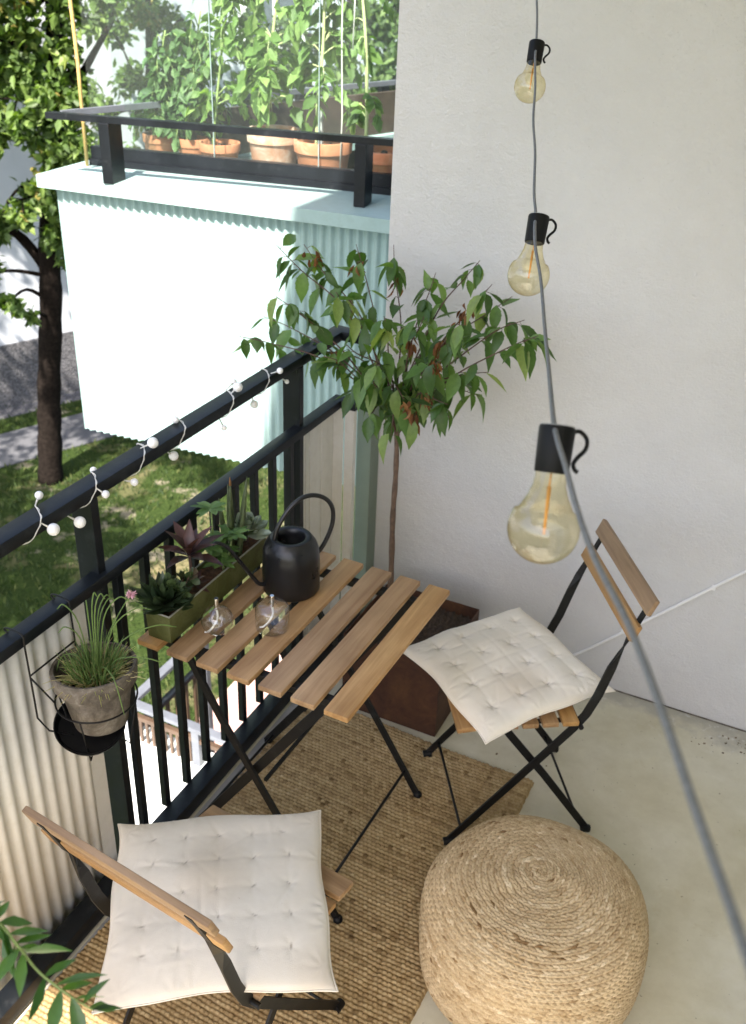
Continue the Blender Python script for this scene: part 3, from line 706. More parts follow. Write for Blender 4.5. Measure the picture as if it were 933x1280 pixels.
# ------------------------------------------------------------------ watering can
wc = thing('watering_can', 'matt black watering can with loop handle and thin spout on the table', 'watering can', (.20, .35, .7003))
prof = [(.0005, 0), (.067, 0), (.0705, .004), (.071, .02), (.0705, .09), (.0685, .112), (.063, .130), (.055, .142), (.0505, .1475), (.0495, .1485), (.037, .1475), (.0355, .146), (.0345, .13), (.033, .12), (.0005, .06)]
MB().lathe(prof, 64).build('body', M['can'], wc, True, 50)
ud = V(-.62, -.785, 0)
def al(s, z): return tuple(-ud * s + V(0, 0, z))
MB().tube(catmull([al(-.043, .147), al(-.036, .175), al(-.010, .218), al(.022, .245), (al(.055, .25)), al(.088, .235), al(.108, .205), al(.110, .165), al(.097, .125), al(.080, .095), al(.067, .083)], 8), .0056, 12).build('handle', M['can'], wc, True, 50)
MB().tube(catmull([al(-.058, .030), al(-.074, .028), al(-.086, .034), al(-.098, .052), al(-.128, .102), al(-.152, .142), al(-.166, .160), al(-.184, .172), al(-.196, .170)], 8), np.linspace(.0058, .0042, 65), 12).build('spout', M['can'], wc, True, 50)

# ------------------------------------------------------------------ oil lamps
def oil_lamp(name, label, loc, prof, topz):
    c = thing(name, label, 'oil lamp', loc, 0, 'clear glass oil lamps')
    prof = [(r_ * 1.1, z * 1.06) for r_, z in prof]; topz *= 1.06
    MB().lathe(prof, 40).build('glass_body', M['clear'], c, True, 60)
    MB().lathe([(.0005, topz + .018), (.0048, topz + .018), (.0052, topz + .015), (.0052, topz - .004), (.0035, topz - .012), (.0005, topz - .012)], 16).build('wick_holder', M['chrome'], c, True, 40)
    MB().tube(catmull([(0, 0, topz - .01), (.001, .001, topz * .55), (-.006, -.004, topz * .28), (-.016, -.012, .006), (-.024, -.018, .004)], 6), .0024, 8).build('wick', M['wick'], c, True)
    return c
pr = [(.0005, .001)] + [(.034 * math.sin(R(a)), .034 - .034 * math.cos(R(a))) for a in range(20, 168, 8)] + [(.008, .068), (.007, .074)]
oil_lamp('oil_lamp', 'small round glass oil lamp at the near edge of the table', (.146, .105, .7006), pr, .074)
pr = [(.0005, .0012), (.033, .001), (.036, .004), (.0365, .02), (.0362, .052), (.034, .058), (.028, .061), (.012, .060), (.008, .063), (.007, .069)]
oil_lamp('oil_lamp', 'cylindrical glass oil lamp in front of the watering can', (.247, .182, .7006), pr, .069)

# ------------------------------------------------------------------ planter trough and its plants
LZ = .7006
pt = thing('planter_trough', 'long narrow mossy green metal planter box on the railing side of the table', 'planter', (.047, .222, LZ), R(-.5))
PX, PY, PZ = .033, .204, .074
def trough(PX, PY, PZ, th, mat, parent, taper=.94):
    mb = MB(); o_ = [(-PX, -PY), (PX, -PY), (PX, PY), (-PX, PY)]
    vs = [(x * taper, y * .99, 0) for x, y in o_] + [(x, y, PZ) for x, y in o_] + [(x - th * np.sign(x), y - th * np.sign(y), PZ) for x, y in o_] + [(x * taper - th * np.sign(x), y * .99 - th * np.sign(y), .004) for x, y in o_]
    fs = [(3, 2, 1, 0), (12, 13, 14, 15)]
    for k in range(4):
        j = (k + 1) % 4; fs += [(k, j, 4 + j, 4 + k), (4 + k, 4 + j, 8 + j, 8 + k), (8 + k, 8 + j, 12 + j, 12 + k)]
    return mb.add(vs, fs)
trough(PX, PY, PZ, .0025, M['patina'], pt).build('box', M['patina'], pt)
P_ = [(-PX, -PY, PZ), (PX, -PY, PZ), (PX, PY, PZ), (-PX, PY, PZ), (-PX, -PY, PZ)]
mb = MB()
for k in range(4): mb.tube([P_[k], P_[k + 1]], .0022, 8)
mb.build('rim', M['rim_light'], pt, True, 50)
def soil_grid(name, x0, x1, y0, y1, z, mat, parent, amp=.006):
    nx, ny = max(8, int((x1 - x0) / .005)), max(8, int((y1 - y0) / .005)); X, Y = np.meshgrid(np.linspace(x0, x1, nx), np.linspace(y0, y1, ny), indexing='ij')
    return grid_obj(name, np.stack([X, Y, z + amp * rng.rand(nx, ny)], -1).reshape(-1, 3), nx, ny, mat, parent)
soil_grid('soil', -PX + .004, PX - .004, -PY + .004, PY - .004, PZ - .016, M['soil_red'], pt)
SZ = LZ + PZ - .012
fat = [(0, .35), (.2, .7), (.5, 1), (.8, .75), (.95, .3), (1, .03)]
spike = [(0, .8), (.3, 1), (.65, .72), (1, .03)]
oval = [(0, .25), (.2, .75), (.5, 1), (.8, .85), (1, .1)]
ovate = [(0, .1), (.15, .72), (.35, 1), (.6, .78), (.82, .36), (1, .03)]
lance = [(0, .1), (.2, .65), (.45, 1), (.75, .6), (1, .03)]
def rosette(name, label, cat, loc, mat, n, Lr, Wr, el, prof, curl=-.4, stem=0, fold=.25, tw=2.4, group=None, twin=True):
    c = thing(name, label, cat, loc, 0, group)
    mb = MB(); i = np.arange(n); an = i * tw + rng.normal(0, .12, n); u = i / max(1, n - 1)
    ee = R(el[0]) + (R(el[1]) - R(el[0])) * u + rng.normal(0, .08, n)
    D = np.stack([np.cos(an) * np.cos(ee), np.sin(an) * np.cos(ee), np.sin(ee)], 1)
    N = np.stack([-np.cos(an) * np.sin(ee), -np.sin(an) * np.sin(ee), np.cos(ee)], 1)
    L_ = Lr[0] + (Lr[1] - Lr[0]) * u; L_ = L_ * rng.uniform(.85, 1.12, n)
    Pb = np.zeros((n, 3)); Pb[:, 2] = stem + .012 * u; Pb += D * .003
    rd = rng.rand(n)
    mb.leaves(Pb, D, N, L_, L_ * Wr, rd, prof, curl, fold)
    if twin: mb.leaves(Pb - N * .0025, D, N, L_, L_ * Wr, rd, prof, curl, -fold)   # fleshy underside
    mb.build('leaf_rosette', mat, c, True)
    if stem > .01: MB().tube([(0, 0, -.004), (.002, .001, stem * .5), (0, 0, stem + .006)], [.005, .004, .0035], 8).build('stem', M['twig'], c, True)
    return c
G_ = 'succulents planted in the green trough'
rosette('agave_plant', 'dark spiky rosette succulent at the near end of the green trough', 'succulent', (.040, .050, SZ), M['agave'], 22, (.086, .06), .19, (8, 78), spike, -.25, .012, .4, group=G_)
rosette('agave_plant', 'smaller dark rosette tucked beside the spiky one in the trough', 'succulent', (.068, .075, SZ), M['agave'], 14, (.045, .028), .24, (14, 70), spike, -.3, .006, .4, group=G_)
# jade plant: round leaves on short stems
jp = thing('jade_plant', 'round leaved jade plant in the trough behind the spiky rosettes', 'succulent', (.052, .098, SZ), 0, G_)
mb = MB(); mbl = MB()
for k in range(9):
    a = rng.uniform(0, 6.28); h_ = rng.uniform(.035, .07); tp = V(math.cos(a) * .022, math.sin(a) * .034, h_)
    mb.tube([(0, 0, -.005), tuple(tp * V(.4, .4, .6)), tuple(tp)], [.004, .003, .0022], 7)
    n = 9; D = rdir(n, .35); N = rdir(n, 1.6)
    mbl.leaves(np.repeat(tp[None], n, 0) - V(0, 0, 1) * rng.uniform(0, .02, n)[:, None], D, N, rng.uniform(.018, .03, n), rng.uniform(.008, .012, n), rng.rand(n), oval, -.3, .2)
mb.build('stem', M['twig'], jp, True); mbl.build('leaves', M['jade'], jp, True)
rosette('maroon_plant', 'maroon leaved plant spreading over the trough by the can spout', 'succulent', (.034, .165, SZ), M['purple'], 15, (.092, .075), .18, (12, 76), lance, .55, .075, .35, group=G_, twin=False)
rosette('maroon_plant', 'low reddish rosette under the big maroon one in the trough', 'succulent', (.056, .150, SZ), M['purple'], 10, (.04, .03), .2, (5, 60), lance, .3, .01, .3, group=G_, twin=False)
def umbel(name, label, loc, heights):
    c = thing(name, label, 'plant', loc, 0, G_); mb, ml = MB(), MB()
    for (x, y, h_) in heights:
        tp = V(x, y, h_); mb.tube([(x * .2, y * .2, -.005), (x * .7, y * .7, h_ * .6), tuple(tp)], [.003, .0026, .002], 7)
        n = 11; an = np.arange(n) * 2.4 + rng.uniform(0, 6); ee = rng.uniform(.0, .5, n)
        D = np.stack([np.cos(an) * np.cos(ee), np.sin(an) * np.cos(ee), np.sin(ee)], 1); N = np.stack([-np.cos(an) * np.sin(ee), -np.sin(an) * np.sin(ee), np.cos(ee)], 1)
        ml.leaves(np.repeat(tp[None], n, 0), D, N, rng.uniform(.034, .05, n), rng.uniform(.007, .0105, n), rng.rand(n), fat, .35, .25)
    mb.build('stem', M['greenstem'], c, True); ml.build('leaves', M['aeonium'], c, True); return c
umbel('schefflera_plant', 'fresh green whorled plant standing tallest in the middle of the trough', (.036, .262, SZ), [(-.012, .012, .150), (.018, .012, .085), (.0, -.03, .07)])
umbel('schefflera_plant', 'low fresh green whorled plant hanging over the trough edge', (.062, .262, SZ), [(.012, .025, .085), (.012, -.022, .030), (.0, -.004, .050)])
sp = thing('snake_plant', 'upright stiff snake plant leaves near the far end of the trough', 'plant', (.040, .335, SZ), 0, G_)
mb = MB()
for x, y, h_, lean in ((0, 0, .15, (0, .0)), (-.012, .012, .125, (-.01, .01)), (.012, .010, .135, (.02, .012)), (.006, -.014, .11, (.008, -.012)), (-.014, -.006, .10, (-.014, -.004)), (.02, -.004, .09, (.02, 0)), (.0, .026, .14, (.012, .03))):
    k = 8; uu = np.linspace(0, 1, k); P_ = np.stack([x + lean[0] * uu, y + lean[1] * uu, -.004 + h_ * uu], 1)
    P_[:, 2] = -.004 + (h_ + .055) * uu; mb.tube(P_, .0078 * np.clip(1.05 - uu ** 3, .12, 1), 8, rnd=rng.rand() * .8)
mb.build('leaves', M['snake'], sp, True)
mb = MB().tube([(0, 0, .19), (0, 0, .212)], [.004, .001], 6, rnd=1.); mb.build('dry_tip', M['dryleaf'], sp, True)
rosette('echeveria_plant', 'pale grey green echeveria rosette at the far end of the trough', 'succulent', (.050, .385, SZ + .012), M['echeveria'], 38, (.062, .026), .26, (2, 82), fat, -.35, .022, .3, group=G_)

# ------------------------------------------------------------------ hanging pot
hb = thing('pot_hanger', 'black wire pot hanger hooked over the handrail', 'pot hanger', (.066, -.222, .70))
c_ = V(.066, -.222, .70)
mb = MB(); RR = .083
an = np.linspace(0, 2 * np.pi, 41)
mb.tube([(RR * math.cos(a), RR * math.sin(a), .022) for a in an], .0021, 6, cap=False)
def loc_(p): return tuple(V(*p) - c_)
for y in (-.305, -.172):
    P_ = catmull([(-.050, y, .882), (-.0715, y, .900), (-.05, y, .9055), (-.0245, y, .899), (-.0238, y, .87), (-.0225, y, .77), (-.022, y, .69)], 5)
    mb.tube([loc_(q) for q in P_], .0021, 6)
    mb.tube([loc_((-.022, y, .69)), loc_((-.006, y + (.01 if y < -.2 else -.01), .655)), loc_((.066, -.222 + (y + .222) * .35, .628))], .0021, 6)
mb.tube([loc_((-.0225, -.305, .80)), loc_((-.0225, -.172, .80))], .0021, 6)
mb.tube([loc_((-.0225, -.305, .795)), (RR * math.cos(3.9), RR * math.sin(3.9), .022)], .0021, 6); mb.tube([loc_((-.0225, -.172, .795)), (RR * math.cos(2.4), RR * math.sin(2.4), .022)], .0021, 6)
for a in (.4, 1.9, 3.5, 5.0):
    ca, sa = math.cos(a), math.sin(a)
    mb.tube([(RR * ca, RR * sa, .022), (RR * ca * .72, RR * sa * .72, -.102), (RR * ca * .5, RR * sa * .5, -.088), (-RR * ca * .4, -RR * sa * .4, -.088)], .0018, 6)
mb.build('wire_frame', M['iron'], hb, True)
sc_ = thing('plant_saucer', 'dark round saucer tilted in the wire hanger under the clay pot', 'saucer', (.050, -.235, .640))
sc_.rotation_euler = (R(14), R(16), 0)
MB().lathe([(.0005, 0), (.062, 0), (.068, .004), (.074, .020), (.071, .020), (.064, .007), (.0005, .004)], 40).build('dish', M['cap'], sc_, True, 40)
cp = thing('clay_pot', 'weathered grey clay pot of chives hanging by the railing', 'pot', (.070, -.220, .655)); cp.rotation_euler = (R(-3), R(-4), 0)
MB().lathe([(.0005, 0), (.052, 0), (.055, .003), (.073, .098), (.0815, .100), (.0845, .104), (.088, .138), (.086, .142), (.080, .141), (.078, .128), (.075, .112), (.0005, .104)], 56).build('pot_body', M['oldclay'], cp, True, 35)
n_ = 28; a2 = np.linspace(0, 2 * np.pi, n_, endpoint=False)
mb = MB()
for k in range(160):
    a, r_ = rng.uniform(0, 6.28), .072 * math.sqrt(rng.rand()); mb.sphere((r_ * math.cos(a), r_ * math.sin(a), .108 + .004 * rng.rand()), rng.uniform(.003, .007), 6, 4)
mb.build('soil', M['soil'], cp)
ch = thing('chive_plant', 'tufted green and straw coloured chives growing in the clay pot', 'chives', (.070, -.220, .775))
mb = MB()
for k in range(560):
    a = rng.uniform(0, 6.28); r_ = .046 * math.sqrt(rng.rand()); b = V(r_ * math.cos(a), r_ * math.sin(a), 0)
    dry = rng.rand() < .6; L_ = rng.uniform(.03, .07) if dry else rng.uniform(.035, .085)
    d_ = nrm(V(math.cos(a) * r_ * 8 + rng.normal() * .25, math.sin(a) * r_ * 8 + rng.normal() * .25, rng.uniform(1.0, 1.7) if not dry else rng.uniform(.25, 1.0)))
    bend = rng.uniform(.0, .3) if not dry else rng.uniform(.2, .9)
    P_ = [b + d_ * L_ * u + V(math.cos(a) * .4, math.sin(a) * .4, -.6) * bend * L_ * u * u for u in (0, .3, .6, 1)]
    for q in P_: q[2] = max(q[2], -.004)
    mb.tube(P_, [.0013, .0013, .0011, .0004], 4, rnd=(.62 + .38 * rng.rand()) if dry else .5 * rng.rand(), cap=False)
for (x, y, z), L_ in (((-.06, -.02, .16), 1), ((-.045, -.04, .12), 1), ((.02, .05, .17), 1), ((.03, .02, .19), 1), ((.075, .10, .13), 1), ((.01, .07, .15), 1), ((.12, .12, .09), 1), ((-.02, .02, .16), 1), ((.10, -.04, -.03), 1), ((-.085, -.03, -.02), 1), ((.055, .06, .17), 1), ((.0, .03, .18), 1), ((.13, .06, .04), 1)):
    mb.tube(catmull([(x * .1, y * .1, 0), (x * .35, y * .35, max(z, .05) * .75 + .01), (x * .75, y * .75, max(z, .03) + .012), (x, y, z)], 4), [.0014] * 12 + [.0008], 5, rnd=.2 + .3 * rng.rand(), cap=False)
mb.build('blades', M['chive'], ch)
fl = MB(); fp = V(.040, .085, .165)
MB().tube(catmull([(0, .0, 0), (.012, .03, .08), (.03, .065, .14), tuple(fp)], 5), .0013, 6, rnd=.3).build('flower_stalk', M['chive'], ch)
n = 70; D = rdir(n, .2); fl.leaves(np.repeat(fp[None], n, 0), D, rdir(n), rng.uniform(.008, .013, n), .002, rng.rand(n), lance, .1, .2)
fl.build('flower_head', M['pink'], ch)

# ------------------------------------------------------------------ string of white globe lights on the top rail
fs = thing('fairy_lights', 'string of small white globe lights wound round the top rail', 'string lights', (-.0676, .0, 1.0864))
mb = MB(); cnt = 0
ys = [-.156, .009, .169, .319, .528, .70]
FO = V(-.0676, 0, 1.0864)
for k, y in enumerate(ys):
    j = lambda: rng.normal() * .003
    w_ = [(-.093, y + .012, 1.074), (-.0925, y + j(), 1.1015), (-.070, y - .014 + j(), 1.1032), (-.047, y - .036 + j(), 1.1028), (-.0420, y - .048, 1.090), (-.0428, y - .075 + j(), 1.071), (-.060, y - .10, 1.0695), (-.088, y - .11, 1.0695)]
    P_ = catmull([V(*q) - FO for q in w_], 6); mb.tube(P_, .0010, 6)
    tws = np.arange(len(P_)) * 1.1; mb.tube(P_ + np.stack([.0010 * np.sin(tws) + .0003, .0016 * np.cos(tws) + .001, .0008 + .0008 * np.abs(np.sin(tws))], 1), .0010, 6)
    if k:
        mb.tube(catmull([V(-.093, ys[k - 1] + .012, 1.074) - FO, V(-.096, (y + ys[k - 1]) / 2 - .03, 1.062) - FO, V(-.088, y - .11, 1.0695) - FO], 6), .0014, 6)
mb.build('cable', M['whitecord'], fs, True)
blb = [((-.088, -.148, 1.121), .0085, (-.0915, -.158, 1.1025)), ((-.028, -.182, 1.077), .0125, (-.0435, -.196, 1.094)), ((-.030, -.106, 1.054), .0122, (-.050, -.118, 1.0695)), ((-.030, -.022, 1.079), .0085, (-.0435, -.034, 1.096)),
       ((-.097, .023, 1.098), .0075, (-.0925, .010, 1.088)), ((-.030, .072, 1.064), .0085, (-.048, .060, 1.0695)), ((-.046, .165, 1.1165), .0125, (-.070, .150, 1.1032)), ((-.083, .300, 1.1105), .0085, (-.0915, .318, 1.1025)),
       ((-.050, .241, 1.050), .0112, (-.060, .222, 1.0695)), ((-.090, .562, 1.113), .0072, (-.0925, .530, 1.1025)), ((-.058, .530, 1.1165), .0125, (-.068, .514, 1.1032)), ((-.030, .421, 1.054), .0070, (-.050, .432, 1.0695)),
       ((-.050, .592, 1.048), .0105, (-.062, .598, 1.0695)), ((-.037, .702, 1.106), .0085, (-.052, .680, 1.1030)), ((-.05, .76, 1.052), .006, (-.06, .74, 1.0695))]
for q, r_, base in blb:
    q = V(*q) - FO; base = V(*base) - FO
    MB().sphere(q, r_, 20, 12).build('globe', M['globe'], fs, True)
    d_ = nrm(q - base)
    MB().tube([base, q - d_ * (r_ + .006), q - d_ * r_ * .8], [.0013, .0017, .0028], 8).build('lamp_holder', M['whitecord'], fs, True)

# ------------------------------------------------------------------ big bulbs on a cord
CORD = [(0.30, 1.233, 2.32), (0.40, 1.12, 2.14), (0.504, 0.889, 2.007), (0.549, 0.775, 1.934), (0.568, 0.717, 1.909), (0.593, 0.659, 1.859), (0.634, 0.537, 1.816), (0.683, 0.41, 1.78), (0.744, 0.228, 1.748), (0.787, 0.105, 1.743), (0.806, 0.045, 1.735), (0.823, 0.003, 1.716), (0.855, -0.062, 1.69), (0.918, -0.241, 1.683), (0.971, -0.4, 1.694), (1.036, -0.612, 1.732), (1.055, -0.664, 1.736), (1.074, -0.706, 1.736), (1.103, -0.767, 1.73), (1.132, -0.824, 1.728), (1.172, -0.902, 1.737), (1.206, -0.981, 1.747), (1.237, -1.053, 1.751), (1.261, -1.109, 1.756), (1.278, -1.153, 1.764), (1.315, -1.235, 1.782), (1.45, -1.40, 1.83), (1.85, -1.65, 1.98), (2.297, -1.75, 2.30)]
cd = thing('lamp_cord', 'grey fabric cord running from the wall corner down past the camera', 'cord')
MB().tube(catmull(CORD, 6), .0024, 10).build('cord_line', M['cord'], cd, True)
def bulb(label, top, bot):
    top, bot = V(*top), V(*bot); ax = nrm(top - bot)
    c = thing('hanging_bulb', label, 'light bulb', tuple(top), 0, 'amber glass bulbs on the cord')
    c.rotation_euler = Vector(ax).to_track_quat('Z', 'Y').to_euler()
    k = np.linalg.norm(top - bot) / .125
    def S_(p): return [(r_ * k, z * k) for r_, z in p]
    MB().lathe(S_([(.0148, -.0425), (.0155, -.0415), (.0165, -.003), (.0160, -.0008), (.0156, -.0003)]), 40).build('cap', M['cap'], c, True, 50)
    MB().lathe(S_([(.0157, -.0004), (.0150, .0003), (.0003, .0006)]), 40).build('cap_lid', M['cap_top'], c, True, 50)
    g = [(.0138, -.040), (.0140, -.046), (.0150, -.054), (.0185, -.064), (.0245, -.075)]
    for a in range(-30, 91, 8): g.append((.0325 * math.cos(R(a)), -.0925 - .0325 * math.sin(R(a))))
    g[-1] = (.0004, -.125)
    MB().lathe(S_(g), 56).build('glass_bulb', M['amber'], c, True)
    MB().tube([V(0, 0, -.0425) * k, V(.0, 0, -.055) * k], .0008, 6).tube([V(0, 0, -.055) * k, V(-.001, .001, -.098) * k], [.0019, .0012], 8).build('filament', M['filament'], c, True)
    MB().lathe(S_([(.0003, -.0424), (.0135, -.0424), (.0003, -.0426)]), 24).build('socket', M['cap'], c)
    # hook, towards the right of the cap
    Ri = (c.rotation_euler.to_matrix().inverted() @ Vector(rt)).to_3d(); h_ = nrm(V(Ri.x, Ri.y, 0))
    Z_ = V(0, 0, 1)
    pts = [h_ * .0145 - Z_ * .004, h_ * .021 - Z_ * .003, h_ * .0275 - Z_ * .009, h_ * .0275 - Z_ * .018, h_ * .0215 - Z_ * .026, h_ * .0185 - Z_ * .032, h_ * .0205 - Z_ * .0375, h_ * .0235 - Z_ * .039]
    MB().tube(catmull([p_ * k for p_ in pts], 5), .0020 * k, 8).build('hook', M['cap'], c, True)
    return c
bulb('amber glass bulb highest on the cord, smallest looking of three', (.554, .765, 1.934), (.566, .703, 1.825))
bulb('amber glass bulb in the middle of the cord beside the cherry tree leaves', (.799, .085, 1.744), (.809, .024, 1.636))
bulb('large looking amber glass bulb lowest on the cord, in front of the chair back', (1.046, -.632, 1.734), (1.060, -.688, 1.625))

# ------------------------------------------------------------------ rusty box with the cherry tree
rb = thing('rusty_planter', 'dark rusty square steel planter on the floor under the table', 'planter', (.312, .905, 0))
trough(.160, .160, .28, .003, M['rust'], rb, 1.0).build('box', M['rust'], rb)
soil_grid('soil', -.155, .155, -.155, .155, .235, M['soil'], rb, .015)
ct = thing('cherry_tree', 'small potted cherry tree with drooping leaves in front of the wall', 'tree', (.205, .95, .24))
O_ = V(.205, .95, .24)
tr = catmull([(.208, .952, .235), (.209, .95, .42), (.204, .952, .6), (.207, .95, .75), (.203, .95, .90), (.20, .95, 1.0)], 6)
MB().tube(tr - O_, np.linspace(.0098, .0068, len(tr)) * (1 + .1 * np.sin(np.arange(len(tr)) * 1.7)), 10).build('trunk', M['stem_red'], ct, True)
TIPS = [(-0.134, 0.85, 1.385), (-0.077, 0.9, 1.383), (-0.225, 0.8, 1.126), (-0.106, 0.8, 1.261), (-0.238, 0.95, 1.138), (0.03, 1.0, 1.377), (0.143, 1.0, 1.393), (0.25, 1.05, 1.322), (0.373, 1.05, 1.374), (0.463, 0.9, 1.363), (0.571, 0.85, 1.304), (0.637, 0.75, 1.307), (0.472, 1.05, 1.293), (0.508, 0.8, 1.172), (0.443, 0.95, 1.037), (0.428, 0.75, 1.085), (0.302, 0.85, 0.972), (0.177, 0.75, 1.097), (0.042, 0.8, 1.12), (0.075, 0.8, 1.303), (0.452, 0.75, 1.301), (0.261, 0.7, 1.301), (0.326, 0.8, 1.284), (0.245, 0.7, 1.173), (-0.16, 1.0, 1.039), (0.325, 1.0, 1.088), (0.10, 0.85, 1.0), (0.26, 0.78, 0.94), (0.40, 0.85, 1.0), (0.18, 0.8, 0.98), (0.33, 0.72, 1.04), (.15, .72, 1.2), (.40, .75, 1.2)]
mb = MB(); LP, LD, LN, LL = [], [], [], []; DP, DD, DN, DL = [], [], [], []
for k, tp in enumerate(TIPS):
    tp = V(*tp); st = V(.203, .95, rng.uniform(.86, .99)); d_ = tp - st
    md = st + d_ * .45 + V(0, 0, .05 + .03 * rng.rand()) + rng.normal(0, .012, 3); tp2 = tp + V(0, 0, .01)
    P_ = catmull([st, st + d_ * .15 + V(0, 0, .03), md, st + d_ * .8 + V(0, 0, .035), tp2], 6)
    mb.tube(P_ - O_, np.linspace(.0032, .0009, len(P_)), 6)
    dist = np.linalg.norm(d_); nl = int(5 + dist * 24)
    for j in range(nl):
        u = rng.uniform(.22, 1.) ** .8; q = P_[min(len(P_) - 1, int(u * (len(P_) - 1)))]
        out = nrm(V(*rng.normal(size=2), 0)); dr_ = nrm(out * rng.uniform(.2, .9) + V(0, 0, -rng.uniform(.3, 1.2) if rng.rand() < .8 else rng.uniform(-.2, .4)))
        b_ = q + out * .008 + rng.normal(0, .004, 3)
        mb.tube([q - O_, b_ - O_], .0007, 4)
        LP.append(b_ - O_); LD.append(dr_); LN.append(nrm(out * .7 + V(0, 0, .8) + rng.normal(0, .25, 3))); LL.append(rng.uniform(.046, .088))
    if rng.rand() < .5 or k in (5, 9):
        q0 = P_[int(rng.uniform(.55, .95) * (len(P_) - 1))]
        for j in range(rng.randint(6, 14)):
            dr_ = nrm(V(*(rng.normal(size=2) * .35), -1)); DP.append(q0 - O_ + rng.normal(0, .010, 3)); DD.append(dr_); DN.append(nrm(rng.normal(size=3))); DL.append(rng.uniform(.022, .045))
mb.build('branches', M['twig'], ct, True)
serr = [(0, .06), (.1, .5), (.2, .86), (.24, .80), (.36, 1.0), (.4, .92), (.52, .93), (.56, .84), (.68, .68), (.72, .58), (.84, .30), (1, .02)]
n = len(LP); LL = np.array(LL)
MB().leaves(LP, LD, LN, LL, LL * rng.uniform(.19, .27, n), rng.rand(n), serr, rng.uniform(-.3, 1.0, n), rng.uniform(.15, .6)).build('leaves', M['cherry'], ct, True)
n = len(DP); MB().leaves(DP, DD, DN, np.array(DL), .006, rng.rand(n), lance, rng.uniform(-.8, .9, n), .9).build('withered_leaves', M['dryleaf'], ct, True)

# ------------------------------------------------------------------ plant in the near left corner
fp_ = thing('laurel_shrub', 'green shrub branch with narrow leaves reaching in from the near left corner', 'plant', (.45, -1.25, 0))
O_ = V(.45, -1.25, 0)
MB().lathe([(.0005, 0), (.10, 0), (.105, .01), (.135, .24), (.145, .245), (.145, .27), (.128, .27), (.12, .24), (.0005, .235)], 36).build('pot', M['terracotta'], fp_, True, 40)
mb, ml = MB(), MB()
main = catmull([(.45, -1.25, .23), (.47, -1.24, .6), (.52, -1.2, .95), (.60, -1.12, 1.2), (.664, -1.055, 1.325), (.690, -1.026, 1.312), (.712, -1.025, 1.294), (.738, -1.027, 1.272), (.770, -1.024, 1.254), (.79, -1.02, 1.243)], 6)
mb.tube(main - O_, np.r_[np.linspace(.006, .0022, 22), np.linspace(.0022, .0008, len(main) - 22)], 8); mb.build('stem', M['greenstem'], fp_, True)
# leaves along the last part, two-ranked in image space free of it: pairs alternate left/right of the twig
LP, LD, LN, LL = [], [], [], []
i0 = 22
for i in range(i0, len(main)):
    for s_ in (-1, 1):
        if rng.rand() < .60: continue
        t_ = nrm(main[min(i + 1, len(main) - 1)] - main[i - 1]); sd = nrm(np.cross(t_, V(0, 0, 1)))
        d_ = nrm(t_ * rng.uniform(.2, .9) + sd * s_ * rng.uniform(.5, 1.) + V(0, 0, rng.uniform(-.6, .5)))
        LP.append(main[i] - O_); LD.append(d_); LN.append(nrm(V(0, 0, 1) + rng.normal(0, .35, 3))); LL.append(rng.uniform(.026, .046))
for bx, by, bz in ((.20, -1.42, 1.05), (.30, -1.30, .95), (.42, -1.45, 1.15), (.12, -1.30, .85), (.55, -1.38, 1.0)):  # unseen side branches, added to dapple the sun patch on the rug
    br = catmull([(.46, -1.245, .45), ((.46 + bx) / 2, (by - 1.245) / 2, bz * .75), (bx, by, bz)], 6); mbx = MB().tube(br - O_, np.linspace(.004, .0012, len(br)), 6); mbx.build('stem', M['greenstem'], fp_, True)
    for q in br[4:]:
        for k in range(4):
            LP.append(q - O_); LD.append(nrm(rng.normal(size=3) + V(0, 0, .2))); LN.append(nrm(rng.normal(size=3))); LL.append(rng.uniform(.04, .07))
n = len(LP); LL = np.array(LL)
ml.leaves(LP, LD, LN, LL, LL * .155, rng.rand(n), lance, rng.uniform(0, .5, n), .3); ml.build('leaves', M['laurel'], fp_, True)

# ------------------------------------------------------------------ crumbs on the floor
mb = MB()
for cx_, cy_, n, s_ in ((1.31, 1.165, 16, .022), (1.25, 1.12, 12, .05), (1.20, 1.13, 5, .02), (.95, .9, 3, .2), (1.3, .6, 4, .3), (1.2, .3, 3, .2)):
    for k in range(n):
        x, y = cx_ + rng.normal() * s_, min(1.22, cy_ + rng.normal() * s_ * .5); r_ = rng.uniform(.001, .0045) * rng.uniform(.5, 1); an = rng.uniform(0, 6.28)
        mb.box(-r_, r_, -r_ * .6, r_ * .6, 0, r_ * .5, 0, Matrix.Translation((x, y, .0005)) @ Matrix.Rotation(an, 4, 'Z'))
o = mb.build('leaf_litter', M['debris']); o['kind'] = 'stuff'; tag(o, 'dry leaf crumbs on the concrete floor near the wall', 'debris')

# ------------------------------------------------------------------ neighbour's balcony
nb = thing('neighbour_balcony', 'neighbouring glazed balcony clad in pale green corrugated sheet', 'balcony')
A0 = V(-1.817, 1.754); ed = nrm(V(1.0, .087)); en = V(-ed[1], ed[0])
def L2(s, t): q = A0 + ed * s + en * t; return (q[0], q[1])
def slab(s0, s1, t0, t1, z0, z1): return MB().prism([L2(s0, t0), L2(s1, t0), L2(s1, t1), L2(s0, t1)], z0, z1)
S1 = 2.05
slab(0, S1, 0, .50, 1.185, 1.235).build('parapet_ledge', M['green_sheet'], nb)
# corrugated front sheet
k = int(S1 / .0375 * 12); us = np.linspace(.062, S1, k); off = .0075 * np.cos(2 * np.pi * us / .0375); vs, fs_ = [], []
for u_, o_ in zip(us, off):
    x, y = L2(u_, .045 + o_)
    for z in (.085, 1.1848): vs.append((x, y, z))
for i in range(k - 1): a = 2 * i; fs_.append((a, a + 2, a + 3, a + 1))
MB().add(vs, fs_).build('corrugated_front', M['green_sheet'], nb, True)
